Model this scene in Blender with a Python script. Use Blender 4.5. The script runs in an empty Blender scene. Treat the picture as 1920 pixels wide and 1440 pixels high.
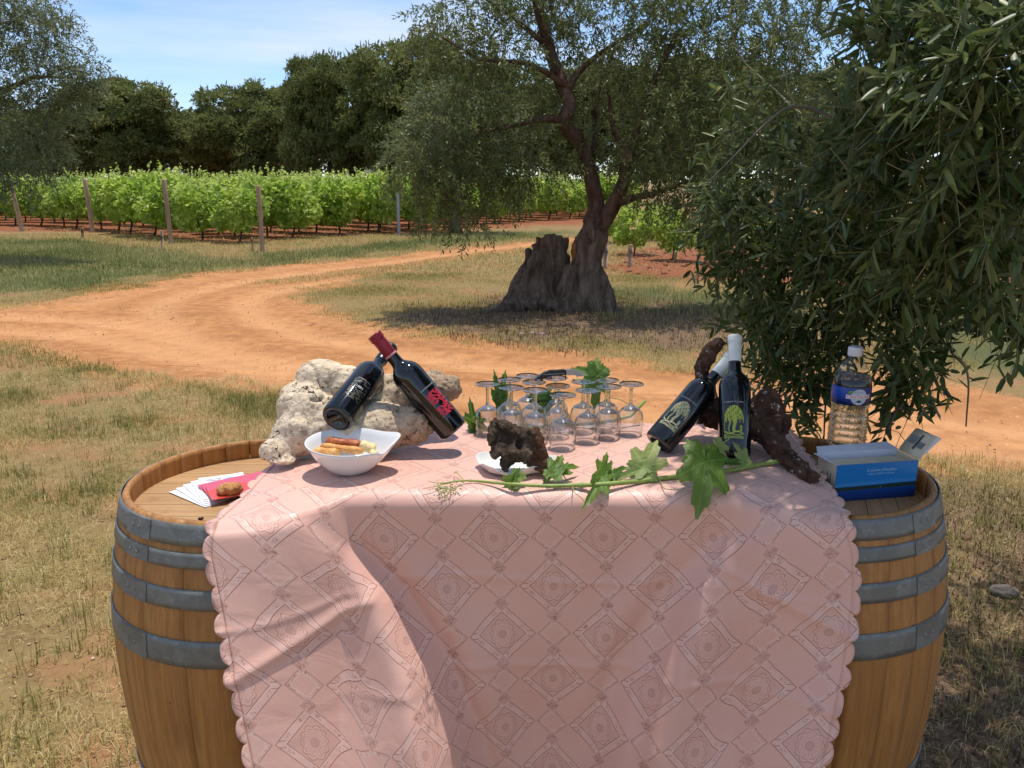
import bpy, bmesh, math, random, zlib, base64
import numpy as np
from mathutils import Vector, Matrix, Quaternion, noise
R = math.radians
sc = bpy.context.scene
COL = sc.collection

# ------------------------------------------------------------------ camera
FPX, PITCH, CAMH = 1550.0, R(13.8), 1.62        # focal length in photo pixels, downward tilt, eye height
cam_d = bpy.data.cameras.new('camera'); cam = bpy.data.objects.new('camera', cam_d); COL.objects.link(cam)
cam.location = (0, 0, CAMH); cam.rotation_euler = (math.pi/2 - PITCH, 0, 0)
cam_d.sensor_width = 36.0; cam_d.lens = FPX/1920*36.0; cam_d.clip_start = 0.05; cam_d.clip_end = 3000
sc.camera = cam

# ------------------------------------------------------------------ sky
SUN = Vector((0.08, 0.18, 0.97)).normalized()
w = bpy.data.worlds.new('World'); sc.world = w; w.use_nodes = True
nt = w.node_tree; nt.nodes.clear()
out = nt.nodes.new('ShaderNodeOutputWorld'); bg = nt.nodes.new('ShaderNodeBackground')
sky = nt.nodes.new('ShaderNodeTexSky'); sky.sky_type = 'NISHITA'; sky.sun_disc = False
sky.sun_elevation = math.asin(SUN.z); sky.sun_rotation = math.atan2(SUN.x, SUN.y)
sky.air_density = 1.0; sky.dust_density = 0.0; sky.altitude = 1800; sky.ozone_density = 6.0
tc = nt.nodes.new('ShaderNodeTexCoord')
mp = nt.nodes.new('ShaderNodeMapping'); mp.inputs['Scale'].default_value = (1.6, 1.0, 11.0); mp.inputs['Rotation'].default_value = (0, R(4), 0)
nz = nt.nodes.new('ShaderNodeTexNoise'); nz.inputs['Scale'].default_value = 1.7; nz.inputs['Detail'].default_value = 7; nz.inputs['Roughness'].default_value = .52
cr = nt.nodes.new('ShaderNodeValToRGB'); cr.color_ramp.elements[0].position = .40; cr.color_ramp.elements[0].color = (.05, .05, .05, 1)
cr.color_ramp.elements[1].position = .66; cr.color_ramp.elements[1].color = (.62, .62, .62, 1)
mx = nt.nodes.new('ShaderNodeMix'); mx.data_type = 'RGBA'; mx.inputs[7].default_value = (5.0, 5.3, 5.8, 1)   # thin high cloud
nt.links.new(tc.outputs['Generated'], mp.inputs[0]); nt.links.new(mp.outputs[0], nz.inputs['Vector']); nt.links.new(nz.outputs[0], cr.inputs[0])
nt.links.new(cr.outputs[0], mx.inputs[0]); nt.links.new(sky.outputs[0], mx.inputs[6])
nt.links.new(mx.outputs[2], bg.inputs[0]); bg.inputs[1].default_value = 0.15
nt.links.new(bg.outputs[0], out.inputs[0])

# ------------------------------------------------------------------ sun
sd = bpy.data.lights.new('sun', 'SUN'); sd.energy = 3.5; sd.angle = R(0.53); sd.color = (1.0, .945, .86)
so = bpy.data.objects.new('sun', sd); COL.objects.link(so); so.rotation_euler = SUN.to_track_quat('Z', 'Y').to_euler(); so.location = (4, 8, 20)
sc.view_settings.view_transform = 'Standard'; sc.view_settings.look = 'None'; sc.view_settings.exposure = 0.28; sc.view_settings.gamma = 1.0
sc.view_settings.use_curve_mapping = False
sc.cycles.use_denoising = True
sc.cycles.max_bounces = 8; sc.cycles.transparent_max_bounces = 32; sc.cycles.transmission_bounces = 12; sc.cycles.glossy_bounces = 4; sc.cycles.diffuse_bounces = 3
sc.cycles.caustics_refractive = False; sc.cycles.caustics_reflective = False; sc.cycles.sample_clamp_indirect = 4

# ------------------------------------------------------------------ surveying: where a sight line of the photograph meets a plane
def _ray(u, v):
    x = (u-960)/FPX; y = -(v-720)/FPX
    return np.array([x, math.cos(PITCH)+y*math.sin(PITCH), -math.sin(PITCH)+y*math.cos(PITCH)])
def at(u, v, Y):                       # at distance Y
    d = _ray(u, v); return np.array([0, 0, CAMH]) + d*(Y/d[1])
def on(u, v, z=0.0):                   # on a level surface
    d = _ray(u, v); return np.array([0, 0, CAMH]) + d*((z-CAMH)/d[2])
def pxm(Y, z):                         # metres per photo pixel there
    return (Y*math.cos(PITCH)-(z-CAMH)*math.sin(PITCH))/FPX

# ------------------------------------------------------------------ object helpers
def tag(o, label=None, cat=None, group=None, kind=None):
    if label: o['label'] = label
    if cat: o['category'] = cat
    if group: o['group'] = group
    if kind: o['kind'] = kind
    return o
def link(name, me, mat=None, parent=None, smooth=True):
    o = bpy.data.objects.new(name, me); COL.objects.link(o)
    if mat is not None and not me.materials: me.materials.append(mat)
    if parent is not None: o.parent = parent
    if smooth and len(me.polygons): me.polygons.foreach_set('use_smooth', np.ones(len(me.polygons), dtype=bool))
    return o
def empty(name, loc=(0, 0, 0), rz=0.0):
    o = bpy.data.objects.new(name, None); COL.objects.link(o); o.location = loc; o.rotation_euler = (0, 0, rz)
    o.empty_display_size = .1; return o
def mesh(name, v, f):
    m = bpy.data.meshes.new(name); m.from_pydata([tuple(p) for p in v], [], f); m.update(); return m
def mesh_np(name, verts, faces, tint=None):          # faces: (M,3) or (M,4) int array, or list of such arrays
    if not isinstance(faces, list): faces = [faces]
    faces = [np.asarray(f, dtype=np.int32) for f in faces if len(f)]
    m = bpy.data.meshes.new(name)
    verts = np.asarray(verts, dtype=np.float32).reshape(-1, 3)
    m.vertices.add(len(verts)); m.vertices.foreach_set('co', verts.ravel())
    tot = np.concatenate([np.full(len(f), f.shape[1], dtype=np.int32) for f in faces])
    idx = np.concatenate([f.ravel() for f in faces])
    m.loops.add(len(idx)); m.loops.foreach_set('vertex_index', idx)
    m.polygons.add(len(tot)); st = np.zeros(len(tot), dtype=np.int32); st[1:] = np.cumsum(tot)[:-1]
    m.polygons.foreach_set('loop_start', st)
    try: m.polygons.foreach_set('loop_total', tot)
    except Exception: pass
    if tint is not None:
        a = m.attributes.new('tint', 'FLOAT', 'POINT'); a.data.foreach_set('value', np.asarray(tint, dtype=np.float32))
    m.update(calc_edges=True); m.validate(); return m
def copy_tree(o, parent=None):
    c = o.copy(); COL.objects.link(c); c.parent = parent
    for ch in list(o.children): copy_tree(ch, c)
    return c
def lathe(prof, n=48, cap0=False, cap1=False, ang=None):     # prof: list of (r, z)
    v = []; f = []
    for r, z in prof:
        for k in range(n):
            a = 2*math.pi*k/n; v.append((r*math.cos(a), r*math.sin(a), z))
    for i in range(len(prof)-1):
        for k in range(n):
            k1 = (k+1) % n; f.append((i*n+k, i*n+k1, (i+1)*n+k1, (i+1)*n+k))
    if cap0: f.append(tuple(reversed(range(n))))
    if cap1: f.append(tuple(range((len(prof)-1)*n, len(prof)*n)))
    return v, f
def tube(pts, rad, n=8, cap=True, tw=0.0):                   # swept tube through pts
    pts = [Vector(p) for p in pts]; v = []; f = []
    if not hasattr(rad, '__len__'): rad = [rad]*len(pts)
    up = Vector((0, 0, 1)); prev = None
    for i, p in enumerate(pts):
        t = (pts[min(i+1, len(pts)-1)]-pts[max(i-1, 0)]).normalized()
        if prev is None:
            a = up if abs(t.z) < .9 else Vector((1, 0, 0)); x = t.cross(a).normalized()
        else:
            x = (prev - t*prev.dot(t)).normalized()
        prev = x; y = t.cross(x)
        for k in range(n):
            a = 2*math.pi*k/n; v.append(tuple(p+(x*math.cos(a)+y*math.sin(a))*rad[i]))
    for i in range(len(pts)-1):
        for k in range(n):
            k1 = (k+1) % n; f.append((i*n+k, i*n+k1, (i+1)*n+k1, (i+1)*n+k))
    if cap:
        f.append(tuple(reversed(range(n)))); f.append(tuple(range((len(pts)-1)*n, len(pts)*n)))
    return v, f
def smooth_path(ctrl, n):                                    # Catmull-Rom through control points (any dimension)
    c = np.asarray(ctrl, dtype=float); c = np.vstack([2*c[0]-c[1], c, 2*c[-1]-c[-2]])
    out = []
    m = len(c)-3
    for q in np.linspace(0, m-1e-6, n):
        i = int(q); t = q-i; p0, p1, p2, p3 = c[i:i+4]
        out.append(.5*((2*p1)+(p2-p0)*t+(2*p0-5*p1+4*p2-p3)*t*t+(3*p1-p0-3*p2+p3)*t**3))
    return np.array(out)
def join(parts):
    v = []; f = []
    for a, b in parts:
        o = len(v); v += list(a); f += [tuple(i+o for i in q) for q in b]
    return v, f
def box(x0, x1, y0, y1, z0, z1):
    v = [(x, y, z) for z in (z0, z1) for y in (y0, y1) for x in (x0, x1)]
    return v, [(0, 2, 3, 1), (4, 5, 7, 6), (0, 1, 5, 4), (2, 6, 7, 3), (0, 4, 6, 2), (1, 3, 7, 5)]
def bevelled(x0, x1, y0, y1, z0, z1, b, seg=2):
    bm = bmesh.new(); v, f = box(x0, x1, y0, y1, z0, z1); vs = [bm.verts.new(p) for p in v]
    for q in f: bm.faces.new([vs[i] for i in q])
    bmesh.ops.bevel(bm, geom=bm.edges[:], offset=b, segments=seg, profile=.5, affect='EDGES')
    m = bpy.data.meshes.new('m'); bm.to_mesh(m); bm.free(); return m
def fuse(name, shapes, voxel, disp=None, smooth_it=2):       # union of closed shapes -> one skin, then fine relief
    v, f = join(shapes); m = mesh('tmp', v, f); o = bpy.data.objects.new('tmp', m); COL.objects.link(o)
    md = o.modifiers.new('r', 'REMESH'); md.mode = 'VOXEL'; md.voxel_size = voxel; md.adaptivity = 0
    if smooth_it:
        s = o.modifiers.new('s', 'SMOOTH'); s.factor = .5; s.iterations = smooth_it
    dg = bpy.context.evaluated_depsgraph_get(); e = o.evaluated_get(dg)
    r = bpy.data.meshes.new_from_object(e); r.name = name
    bpy.data.objects.remove(o); bpy.data.meshes.remove(m)
    if disp:
        n = len(r.vertices); co = np.empty(n*3, 'f'); no = np.empty(n*3, 'f')
        r.vertices.foreach_get('co', co); r.vertices.foreach_get('normal', no); co = co.reshape(-1, 3); no = no.reshape(-1, 3)
        for i in range(n):
            co[i] += no[i]*disp(Vector(co[i]), Vector(no[i]))
        r.vertices.foreach_set('co', co.ravel()); r.update()
    return r
def ball(c, rx, ry, rz, n=16):
    v = []; f = []; m = n//2
    for i in range(m+1):
        t = math.pi*i/m
        for k in range(n):
            a = 2*math.pi*k/n; v.append((c[0]+rx*math.sin(t)*math.cos(a), c[1]+ry*math.sin(t)*math.sin(a), c[2]+rz*math.cos(t)))
    for i in range(m):
        for k in range(n):
            k1 = (k+1) % n; f.append((i*n+k, (i+1)*n+k, (i+1)*n+k1, i*n+k1))
    return v, f
def pnoise(x, y, s, seed=0.0):
    return np.array([noise.noise(Vector((a*s+seed, b*s-seed, seed*.7))) for a, b in zip(np.ravel(x), np.ravel(y))]).reshape(np.shape(x))

# ------------------------------------------------------------------ material helpers
class M:
    def __init__(s, name):
        s.m = bpy.data.materials.new(name); s.m.use_nodes = True; s.t = s.m.node_tree; s.t.nodes.clear()
        s.out = s.t.nodes.new('ShaderNodeOutputMaterial'); s._c = None
    def n(s, kind, **kw):
        q = s.t.nodes.new('ShaderNode'+kind)
        for k, val in kw.items(): setattr(q, k, val)
        return q
    def l(s, a, b): s.t.links.new(a, b)
    def put(s, sock, val):
        if hasattr(val, 'is_output') or isinstance(val, bpy.types.NodeSocket): s.l(val, sock)
        else: sock.default_value = val
    def math(s, op, a, b=0.0, c=None, clamp=False):
        q = s.n('Math', operation=op, use_clamp=clamp); s.put(q.inputs[0], a); s.put(q.inputs[1], b)
        if c is not None: s.put(q.inputs[2], c)
        return q.outputs[0]
    def mix(s, f, a, b, blend='MIX'):
        q = s.n('Mix', data_type='RGBA', blend_type=blend); s.put(q.inputs[0], f)
        for i, val in ((6, a), (7, b)):
            s.put(q.inputs[i], (tuple(val)+(1,) if isinstance(val, tuple) and len(val) == 3 else val))
        return q.outputs[2]
    def obj(s): return s.n('TexCoord').outputs['Object']
    def uv(s): return s.n('TexCoord').outputs['UV']
    def pos(s): return s.n('NewGeometry').outputs['Position']
    def attr(s, name): return s.n('Attribute', attribute_name=name).outputs['Fac']
    def map(s, v, scale=(1, 1, 1), loc=(0, 0, 0), rot=(0, 0, 0)):
        q = s.n('Mapping'); s.l(v, q.inputs[0]); q.inputs['Scale'].default_value = scale; q.inputs['Location'].default_value = loc; q.inputs['Rotation'].default_value = rot
        return q.outputs[0]
    def noise(s, v, scale, detail=4, rough=.55, dist=0.0):
        q = s.n('TexNoise'); s.l(v, q.inputs['Vector']); q.inputs['Scale'].default_value = scale; q.inputs['Detail'].default_value = detail
        q.inputs['Roughness'].default_value = rough; q.inputs['Distortion'].default_value = dist; return q.outputs[0]
    def voro(s, v, scale, feat='F1', out=0):
        q = s.n('TexVoronoi', feature=feat); s.l(v, q.inputs['Vector']); q.inputs['Scale'].default_value = scale; return q.outputs[out]
    def ramp(s, f, stops):
        q = s.n('ValToRGB'); s.l(f, q.inputs[0]); e = q.color_ramp.elements
        while len(e) < len(stops): e.new(.5)
        for el, (p, c) in zip(e, stops): el.position = p; el.color = (tuple(c)+(1,)) if len(c) == 3 else c
        return q.outputs[0]
    def mr(s, f, a, b, c=0.0, d=1.0):
        q = s.n('MapRange'); s.l(f, q.inputs[0]); q.inputs[1].default_value = a; q.inputs[2].default_value = b; q.inputs[3].default_value = c; q.inputs[4].default_value = d
        return q.outputs[0]
    def bump(s, h, strength=.3, dist=.01):
        q = s.n('Bump'); q.inputs['Strength'].default_value = strength; q.inputs['Distance'].default_value = dist; s.l(h, q.inputs['Height']); return q.outputs[0]
    def bsdf(s, color, rough=.6, normal=None, final=True, **kw):
        q = s.n('BsdfPrincipled'); s.put(q.inputs['Base Color'], tuple(color)+(1,) if isinstance(color, tuple) and len(color) == 3 else color)
        s.put(q.inputs['Roughness'], rough)
        if normal is not None: s.l(normal, q.inputs['Normal'])
        for k, val in kw.items(): s.put(q.inputs[k.replace('_', ' ')], val)
        if final: s.l(q.outputs[0], s.out.inputs[0])
        return q.outputs[0]
    def end(s, sh): s.l(sh, s.out.inputs[0]); return s.m
def G3(r, g, b):       # sRGB 0-255 -> linear
    return tuple(((c/255+.055)/1.055)**2.4 if c > 10 else c/255/12.92 for c in (r, g, b))
def plain(name, color, rough=.5, var=.12, scale=30, bump=0.0, **kw):
    k = M(name); v = k.obj(); n = k.noise(v, scale, 4)
    c = k.mix(k.mr(n, .3, .7), tuple(x*(1-var) for x in color), tuple(min(1, x*(1+var)) for x in color))
    k.bsdf(c, rough, k.bump(n, bump, .002) if bump else None, **kw); return k.m
# ================================================================== THE GROUND
def px_poly(pts): return np.array([on(u, v)[:2] for u, v in pts])
TRACK = px_poly([(-1500, 640), (-420, 600), (0, 577), (140, 560), (280, 527), (430, 507), (560, 494), (700, 484), (850, 467), (960, 456), (1015, 450), (1120, 441),
                 (1120, 450), (1015, 462), (940, 475), (850, 488), (740, 502), (660, 525), (590, 545), (572, 562), (620, 582), (700, 603), (800, 625), (900, 640), (1000, 655),
                 (1100, 668), (1280, 690), (1400, 697), (1640, 700), (1760, 712), (1850, 738), (1920, 748), (2600, 790),
                 (2600, 930), (1920, 880), (1780, 868), (1500, 850), (1000, 812), (700, 775), (540, 746), (450, 726), (350, 716), (250, 703), (150, 680), (60, 662), (0, 650), (-420, 668), (-1500, 720)])
SOIL = px_poly([(-1600, 438), (0, 432), (180, 435), (320, 449), (420, 459), (560, 449), (760, 437), (900, 430), (1090, 420), (1180, 396), (1100, 366), (-1600, 366)])
SOIL2 = px_poly([(1130, 506), (1250, 520), (1400, 530), (1700, 545), (2300, 560), (2300, 460), (1500, 440), (1160, 470)])
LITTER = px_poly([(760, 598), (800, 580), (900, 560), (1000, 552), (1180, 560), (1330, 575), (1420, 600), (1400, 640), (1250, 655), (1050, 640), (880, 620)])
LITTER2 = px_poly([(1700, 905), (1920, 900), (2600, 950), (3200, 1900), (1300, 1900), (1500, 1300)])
GREEN = [px_poly([(-900, 590), (-900, 452), (120, 452), (300, 474), (480, 490), (640, 480), (900, 452), (1060, 440), (1060, 432), (900, 438), (700, 462), (500, 478), (560, 490), (260, 520), (100, 548)]),
         px_poly([(1140, 585), (1140, 545), (1250, 540), (1420, 552), (1500, 570), (1450, 600)]),
         px_poly([(1700, 690), (1700, 560), (2300, 570), (2300, 700), (1920, 690)])]
def sdist(poly, P):                          # signed distance, positive inside
    a = poly; b = np.roll(poly, -1, 0); d = np.full(len(P), 1e9); ins = np.zeros(len(P), bool)
    for p, q in zip(a, b):
        e = q-p; w_ = P-p; t = np.clip((w_@e)/(e@e), 0, 1); d = np.minimum(d, np.hypot(*(w_-t[:, None]*e).T))
        c = (p[1] <= P[:, 1]) != (q[1] <= P[:, 1])
        xs = p[0]+(P[:, 1]-p[1])/(q[1]-p[1]+1e-12)*e[0]; ins ^= c & (P[:, 0] < xs)
    return np.where(ins, d, -d)
def sstep(a, b, x): t = np.clip((x-a)/(b-a), 0, 1); return t*t*(3-2*t)
def hz(x, y):                                # gentle unevenness of the ground
    x = np.asarray(x, float); y = np.asarray(y, float)
    return .012*np.sin(x*2.1+.4*np.sin(y*1.3))*np.sin(y*1.7+1)+.02*np.sin(x*.6+1.3)*np.sin(y*.45)
def masks(P):
    wob = .12*np.sin(P[:, 0]*3.1+P[:, 1]*1.7)+.1*np.sin(P[:, 0]*7.3-P[:, 1]*5.1)+.06*np.sin(P[:, 1]*13+P[:, 0]*9)
    k = np.clip(P[:, 1]/9, .35, 1.6)
    tr = sdist(TRACK, P)+wob*k; so_ = np.maximum(sdist(SOIL, P), sdist(SOIL2, P))+wob*2
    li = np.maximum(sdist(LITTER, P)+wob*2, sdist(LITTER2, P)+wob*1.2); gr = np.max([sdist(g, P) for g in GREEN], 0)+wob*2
    return tr, so_, li, gr
RUTS = [smooth_path([on(u, v)[:2] for u, v in L_], 260) for L_ in (
    [(2500, 905), (1920, 800), (1500, 752), (1100, 705), (800, 665), (560, 622), (470, 585), (480, 556), (600, 528), (760, 503), (940, 473), (1060, 456)],
    [(2500, 960), (1920, 850), (1500, 800), (1000, 752), (700, 712), (420, 655), (300, 600), (310, 565), (430, 530), (600, 504), (760, 486), (940, 463), (1060, 450)],
    [(700, 735), (480, 690), (300, 655), (120, 625), (-300, 605)], [(560, 690), (350, 640), (160, 598), (-300, 590)])]
def rutd(P):
    d = np.full(len(P), 9.)
    for L_ in RUTS:
        for q in L_[::2]: d = np.minimum(d, np.hypot(P[:, 0]-q[0], P[:, 1]-q[1]))
    return d
def span(core0, core1, step, far):
    a = list(np.arange(core0, core1+1e-6, step)); s = step; lo = core0; hi = core1; L_, H_ = [], []
    while hi < far: s *= 1.35; hi += s; H_.append(hi)
    s = step
    while lo > -far: s *= 1.35; lo -= s; L_.append(lo)
    return np.array(L_[::-1]+a+H_)
gx = span(-11, 7, .16, 1500); gy = span(.2, 24, .16, 1500); gy = gy[gy > -60]
GX, GY = np.meshgrid(gx, gy); P2 = np.stack([GX.ravel(), GY.ravel()], 1)
near = (np.abs(P2[:, 0]) < 80) & (P2[:, 1] > -10) & (P2[:, 1] < 120)
tr, so_, li, gr = (np.full(len(P2), -9.) for _ in range(4))
tr[near], so_[near], li[near], gr[near] = masks(P2[near])
rd = np.full(len(P2), 9.); nr_ = near & (tr > -.5); rd[nr_] = rutd(P2[nr_]); rut = np.exp(-(rd/.20)**2)*sstep(0, .3, tr); ridge = np.exp(-((rd-.42)/.13)**2)*sstep(0, .3, tr)
gz = np.where(near, hz(P2[:, 0], P2[:, 1]), 0) - .03*sstep(-.3, .5, tr)-.022*rut+.014*ridge
nx, ny = len(gx), len(gy); ii = np.arange(nx*ny).reshape(ny, nx)
gm = mesh_np('ground', np.c_[P2, gz], np.stack([ii[:-1, :-1], ii[:-1, 1:], ii[1:, 1:], ii[1:, :-1]], -1).reshape(-1, 4))
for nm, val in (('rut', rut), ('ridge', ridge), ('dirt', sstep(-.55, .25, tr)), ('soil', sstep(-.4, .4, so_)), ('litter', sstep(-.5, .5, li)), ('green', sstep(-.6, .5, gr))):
    a = gm.attributes.new(nm, 'FLOAT', 'POINT'); a.data.foreach_set('value', val.astype(np.float32))

def dirt_color(k, p):
    n1 = k.noise(p, .9, 5, .6); n2 = k.noise(p, 7, 5, .6); n3 = k.noise(p, 55, 3, .6)
    c = k.ramp(n1, [(.3, (.45, .205, .075)), (.55, (.545, .255, .10)), (.75, (.62, .32, .145))])
    c = k.mix(k.mr(n2, .35, .75), c, (.36, .16, .062)); c = k.mix(k.mr(k.noise(k.map(p, (.5, 1, 1)), 2.2, 4, .6), .54, .70, 0, .6), c, (.30, .13, .05)); c = k.mix(k.math('MULTIPLY', k.mr(n3, .55, .75), .5), c, (.66, .42, .24))
    vo = k.n('TexVoronoi'); k.l(p, vo.inputs['Vector']); vo.inputs['Scale'].default_value = 16; vo.inputs['Randomness'].default_value = 1
    spot = k.math('LESS_THAN', vo.outputs['Distance'], .13); pick = k.math('GREATER_THAN', k.n('SeparateColor').outputs[0] if False else k.noise(p, 5, 1), .52)
    c = k.mix(k.math('MULTIPLY', k.math('MULTIPLY', spot, pick), .75), c, (.72, .50, .32))
    v2 = k.n('TexVoronoi'); k.l(k.map(p, (1, 1, 1), (3.1, 1.7, 0)), v2.inputs['Vector']); v2.inputs['Scale'].default_value = 9
    spot2 = k.math('MULTIPLY', k.math('LESS_THAN', v2.outputs['Distance'], .09), k.math('GREATER_THAN', k.noise(p, 3.3, 1), .55))
    c = k.mix(k.math('MULTIPLY', spot2, .7), c, (.12, .05, .025))
    c = k.mix(k.math('MULTIPLY', k.attr('rut'), .5), c, (.62, .33, .155)); c = k.mix(k.math('MULTIPLY', k.math('MULTIPLY', k.attr('ridge'), k.mr(n2, .3, .6)), .5), c, (.28, .115, .045))
    h = k.math('ADD', k.math('MULTIPLY', n2, .6), k.math('MULTIPLY', n3, .5))
    return c, h
k = M('ground_earth'); p = k.pos(); dc, dh = dirt_color(k, p)
na = k.noise(p, 3.0, 6, .62); nb = k.noise(p, 24, 5, .65); nc = k.noise(p, 140, 3, .6)
turf = k.ramp(na, [(.28, (.16, .105, .044)), (.5, (.26, .175, .073)), (.72, (.16, .135, .046))])
turf = k.mix(k.mr(nb, .45, .75), turf, (.30, .215, .095)); turf = k.mix(k.math('MULTIPLY', k.mr(nc, .58, .78), .5), turf, (.46, .35, .17))
bare = k.mr(k.noise(p, 1.3, 5, .6), .50, .62); turf = k.mix(k.math('MULTIPLY', bare, .8), turf, (.36, .175, .085))
grn = k.mix(nb, (.075, .085, .028), (.13, .13, .05)); c = k.mix(k.attr('green'), turf, grn)
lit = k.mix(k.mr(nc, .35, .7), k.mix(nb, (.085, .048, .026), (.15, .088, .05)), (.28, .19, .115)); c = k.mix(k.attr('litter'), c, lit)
soil = k.mix(k.mr(nb, .35, .65), (.185, .055, .022), (.32, .12, .055)); soil = k.mix(k.math('MULTIPLY', k.mr(nc, .55, .8), .5), soil, (.45, .30, .17))
c = k.mix(k.attr('soil'), c, soil)
edge = k.math('ADD', k.attr('dirt'), k.math('MULTIPLY', k.math('SUBTRACT', nb, .5), 1.1))
c = k.mix(k.mr(edge, .38, .66), c, dc)
k.bsdf(c, .92, k.bump(k.math('ADD', nb, k.math('MULTIPLY', nc, .5)), .9, .012), Specular_IOR_Level=.15)
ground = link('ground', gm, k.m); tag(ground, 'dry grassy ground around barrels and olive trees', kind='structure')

k = M('track_earth'); p = k.pos(); c, h = dirt_color(k, p); k.bsdf(c, .95, k.bump(h, .5, .012), Specular_IOR_Level=.12); DIRT = k.m
inside = (tr > .32).reshape(ny, nx); ii = np.arange(nx*ny).reshape(ny, nx); TX = GX; PT = P2; tz = gz+.006*sstep(.32, .62, tr)-.002
q = inside[:-1, :-1] & inside[1:, :-1] & inside[:-1, 1:] & inside[1:, 1:]
fc = np.stack([ii[:-1, :-1][q], ii[:-1, 1:][q], ii[1:, 1:][q], ii[1:, :-1][q]], -1)
used = np.zeros(TX.size, int); used[fc.ravel()] = 1; remap = np.cumsum(used)-1
tm_ = mesh_np('dirt_track', np.c_[PT, tz][used > 0], remap[fc])
for nm, val in (('rut', rut), ('ridge', ridge)): a = tm_.attributes.new(nm, 'FLOAT', 'POINT'); a.data.foreach_set('value', val[used > 0].astype(np.float32))
trk = link('dirt_track', tm_, DIRT); tag(trk, 'orange earth track curving past the table to the vineyard', kind='structure')

# ------------------------------------------------------------------ grass, litter: real blades
def gmask(P): return masks(P)
def blades(rng, P, length, width, lean, spread, nper):           # tufts at P (N,2): arrays length (N,)
    N = len(P); tot = N*nper
    base = np.repeat(P, nper, 0)+rng.normal(0, 1, (tot, 2))*np.repeat(spread, nper)[:, None]
    L = np.repeat(length, nper)*rng.uniform(.45, 1.15, tot); Wd = np.repeat(width, nper)*rng.uniform(.7, 1.3, tot)
    az = rng.uniform(0, 2*math.pi, tot); ln = np.abs(rng.normal(0, 1, tot))*np.repeat(lean, nper)
    dx, dy = np.cos(az), np.sin(az); sx, sy = -dy, dx
    z0 = hz(base[:, 0], base[:, 1])-.006
    c1, s1 = np.cos(ln*.6), np.sin(ln*.6); c2, s2 = np.cos(np.minimum(ln*1.7, 1.75)), np.sin(np.minimum(ln*1.7, 1.75))
    mx_, my_, mz = base[:, 0]+dx*L*.5*s1, base[:, 1]+dy*L*.5*s1, z0+L*.5*c1
    ex, ey, ez = mx_+dx*L*.5*s2, my_+dy*L*.5*s2, np.maximum(mz+L*.5*c2, z0+.004)
    h = Wd*.5
    V = np.stack([np.stack([base[:, 0]-sx*h, base[:, 1]-sy*h, z0], 1), np.stack([base[:, 0]+sx*h, base[:, 1]+sy*h, z0], 1),
                  np.stack([mx_-sx*h*.8, my_-sy*h*.8, mz], 1), np.stack([mx_+sx*h*.8, my_+sy*h*.8, mz], 1), np.stack([ex, ey, ez], 1)], 1)
    o = np.arange(tot)[:, None]*5
    return V.reshape(-1, 3), (o+np.array([[0, 1, 3, 2]])), (o+np.array([[2, 3, 4]])), tot
def grass_mat(name, stops, trans=.4):
    k = M(name); t = k.attr('tint'); c = k.ramp(t, stops)
    a = k.bsdf(c, .7, final=False, Specular_IOR_Level=.2); b = k.n('BsdfTranslucent'); k.l(c, b.inputs[0]); mxs = k.n('MixShader'); mxs.inputs[0].default_value = trans
    k.l(a, mxs.inputs[1]); k.l(b.outputs[0], mxs.inputs[2]); return k.end(mxs.outputs[0])
DRYM = grass_mat('dry_grass', [(0, (.14, .165, .038)), (.25, (.30, .27, .078)), (.5, (.50, .40, .155)), (.8, (.68, .54, .25)), (1, (.76, .65, .37))])
GRNM = grass_mat('green_grass', [(0, (.09, .14, .034)), (.45, (.18, .225, .065)), (.75, (.31, .30, .105)), (1, (.56, .48, .23))], .45)
LITM = grass_mat('litter', [(0, (.065, .038, .02)), (.5, (.16, .10, .058)), (.85, (.32, .22, .13)), (1, (.50, .38, .25))], .1)
def scatter(rng, n, x0, x1, y0, y1, half=.72):                    # points inside the wedge the camera could see (and a step aside)
    P = np.stack([rng.uniform(x0, x1, n), rng.uniform(y0, y1, n)], 1); return P[np.abs(P[:, 0]) < P[:, 1]*half+.9]
def build_grass(name, label, chunks, mat, seed):
    rng = np.random.RandomState(seed); Vs, Q, T, tint = [], [], [], []; off = 0
    for fn in chunks:
        for (P, length, width, lean, spread, nper, tm, ts) in fn(rng):
            if len(P) == 0: continue
            V, q, t, tot = blades(rng, P, length, width, lean, spread, nper)
            Vs.append(V); Q.append(q+off); T.append(t+off); off += len(V)
            tv = np.clip(np.repeat(tm, nper)+rng.normal(0, ts, tot), 0, 1); tint.append(np.repeat(tv, 5))
    o = link(name, mesh_np(name, np.concatenate(Vs), [np.concatenate(Q), np.concatenate(T)], np.concatenate(tint)), mat, smooth=False)
    return tag(o, label, kind='stuff')
def patchy(P, s, seed): return .5+.5*(np.sin(P[:, 0]*s+seed+1.3*np.sin(P[:, 1]*s*.7+seed))*np.sin(P[:, 1]*s*1.1-seed*2+.9*np.sin(P[:, 0]*s*.8)))
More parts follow.
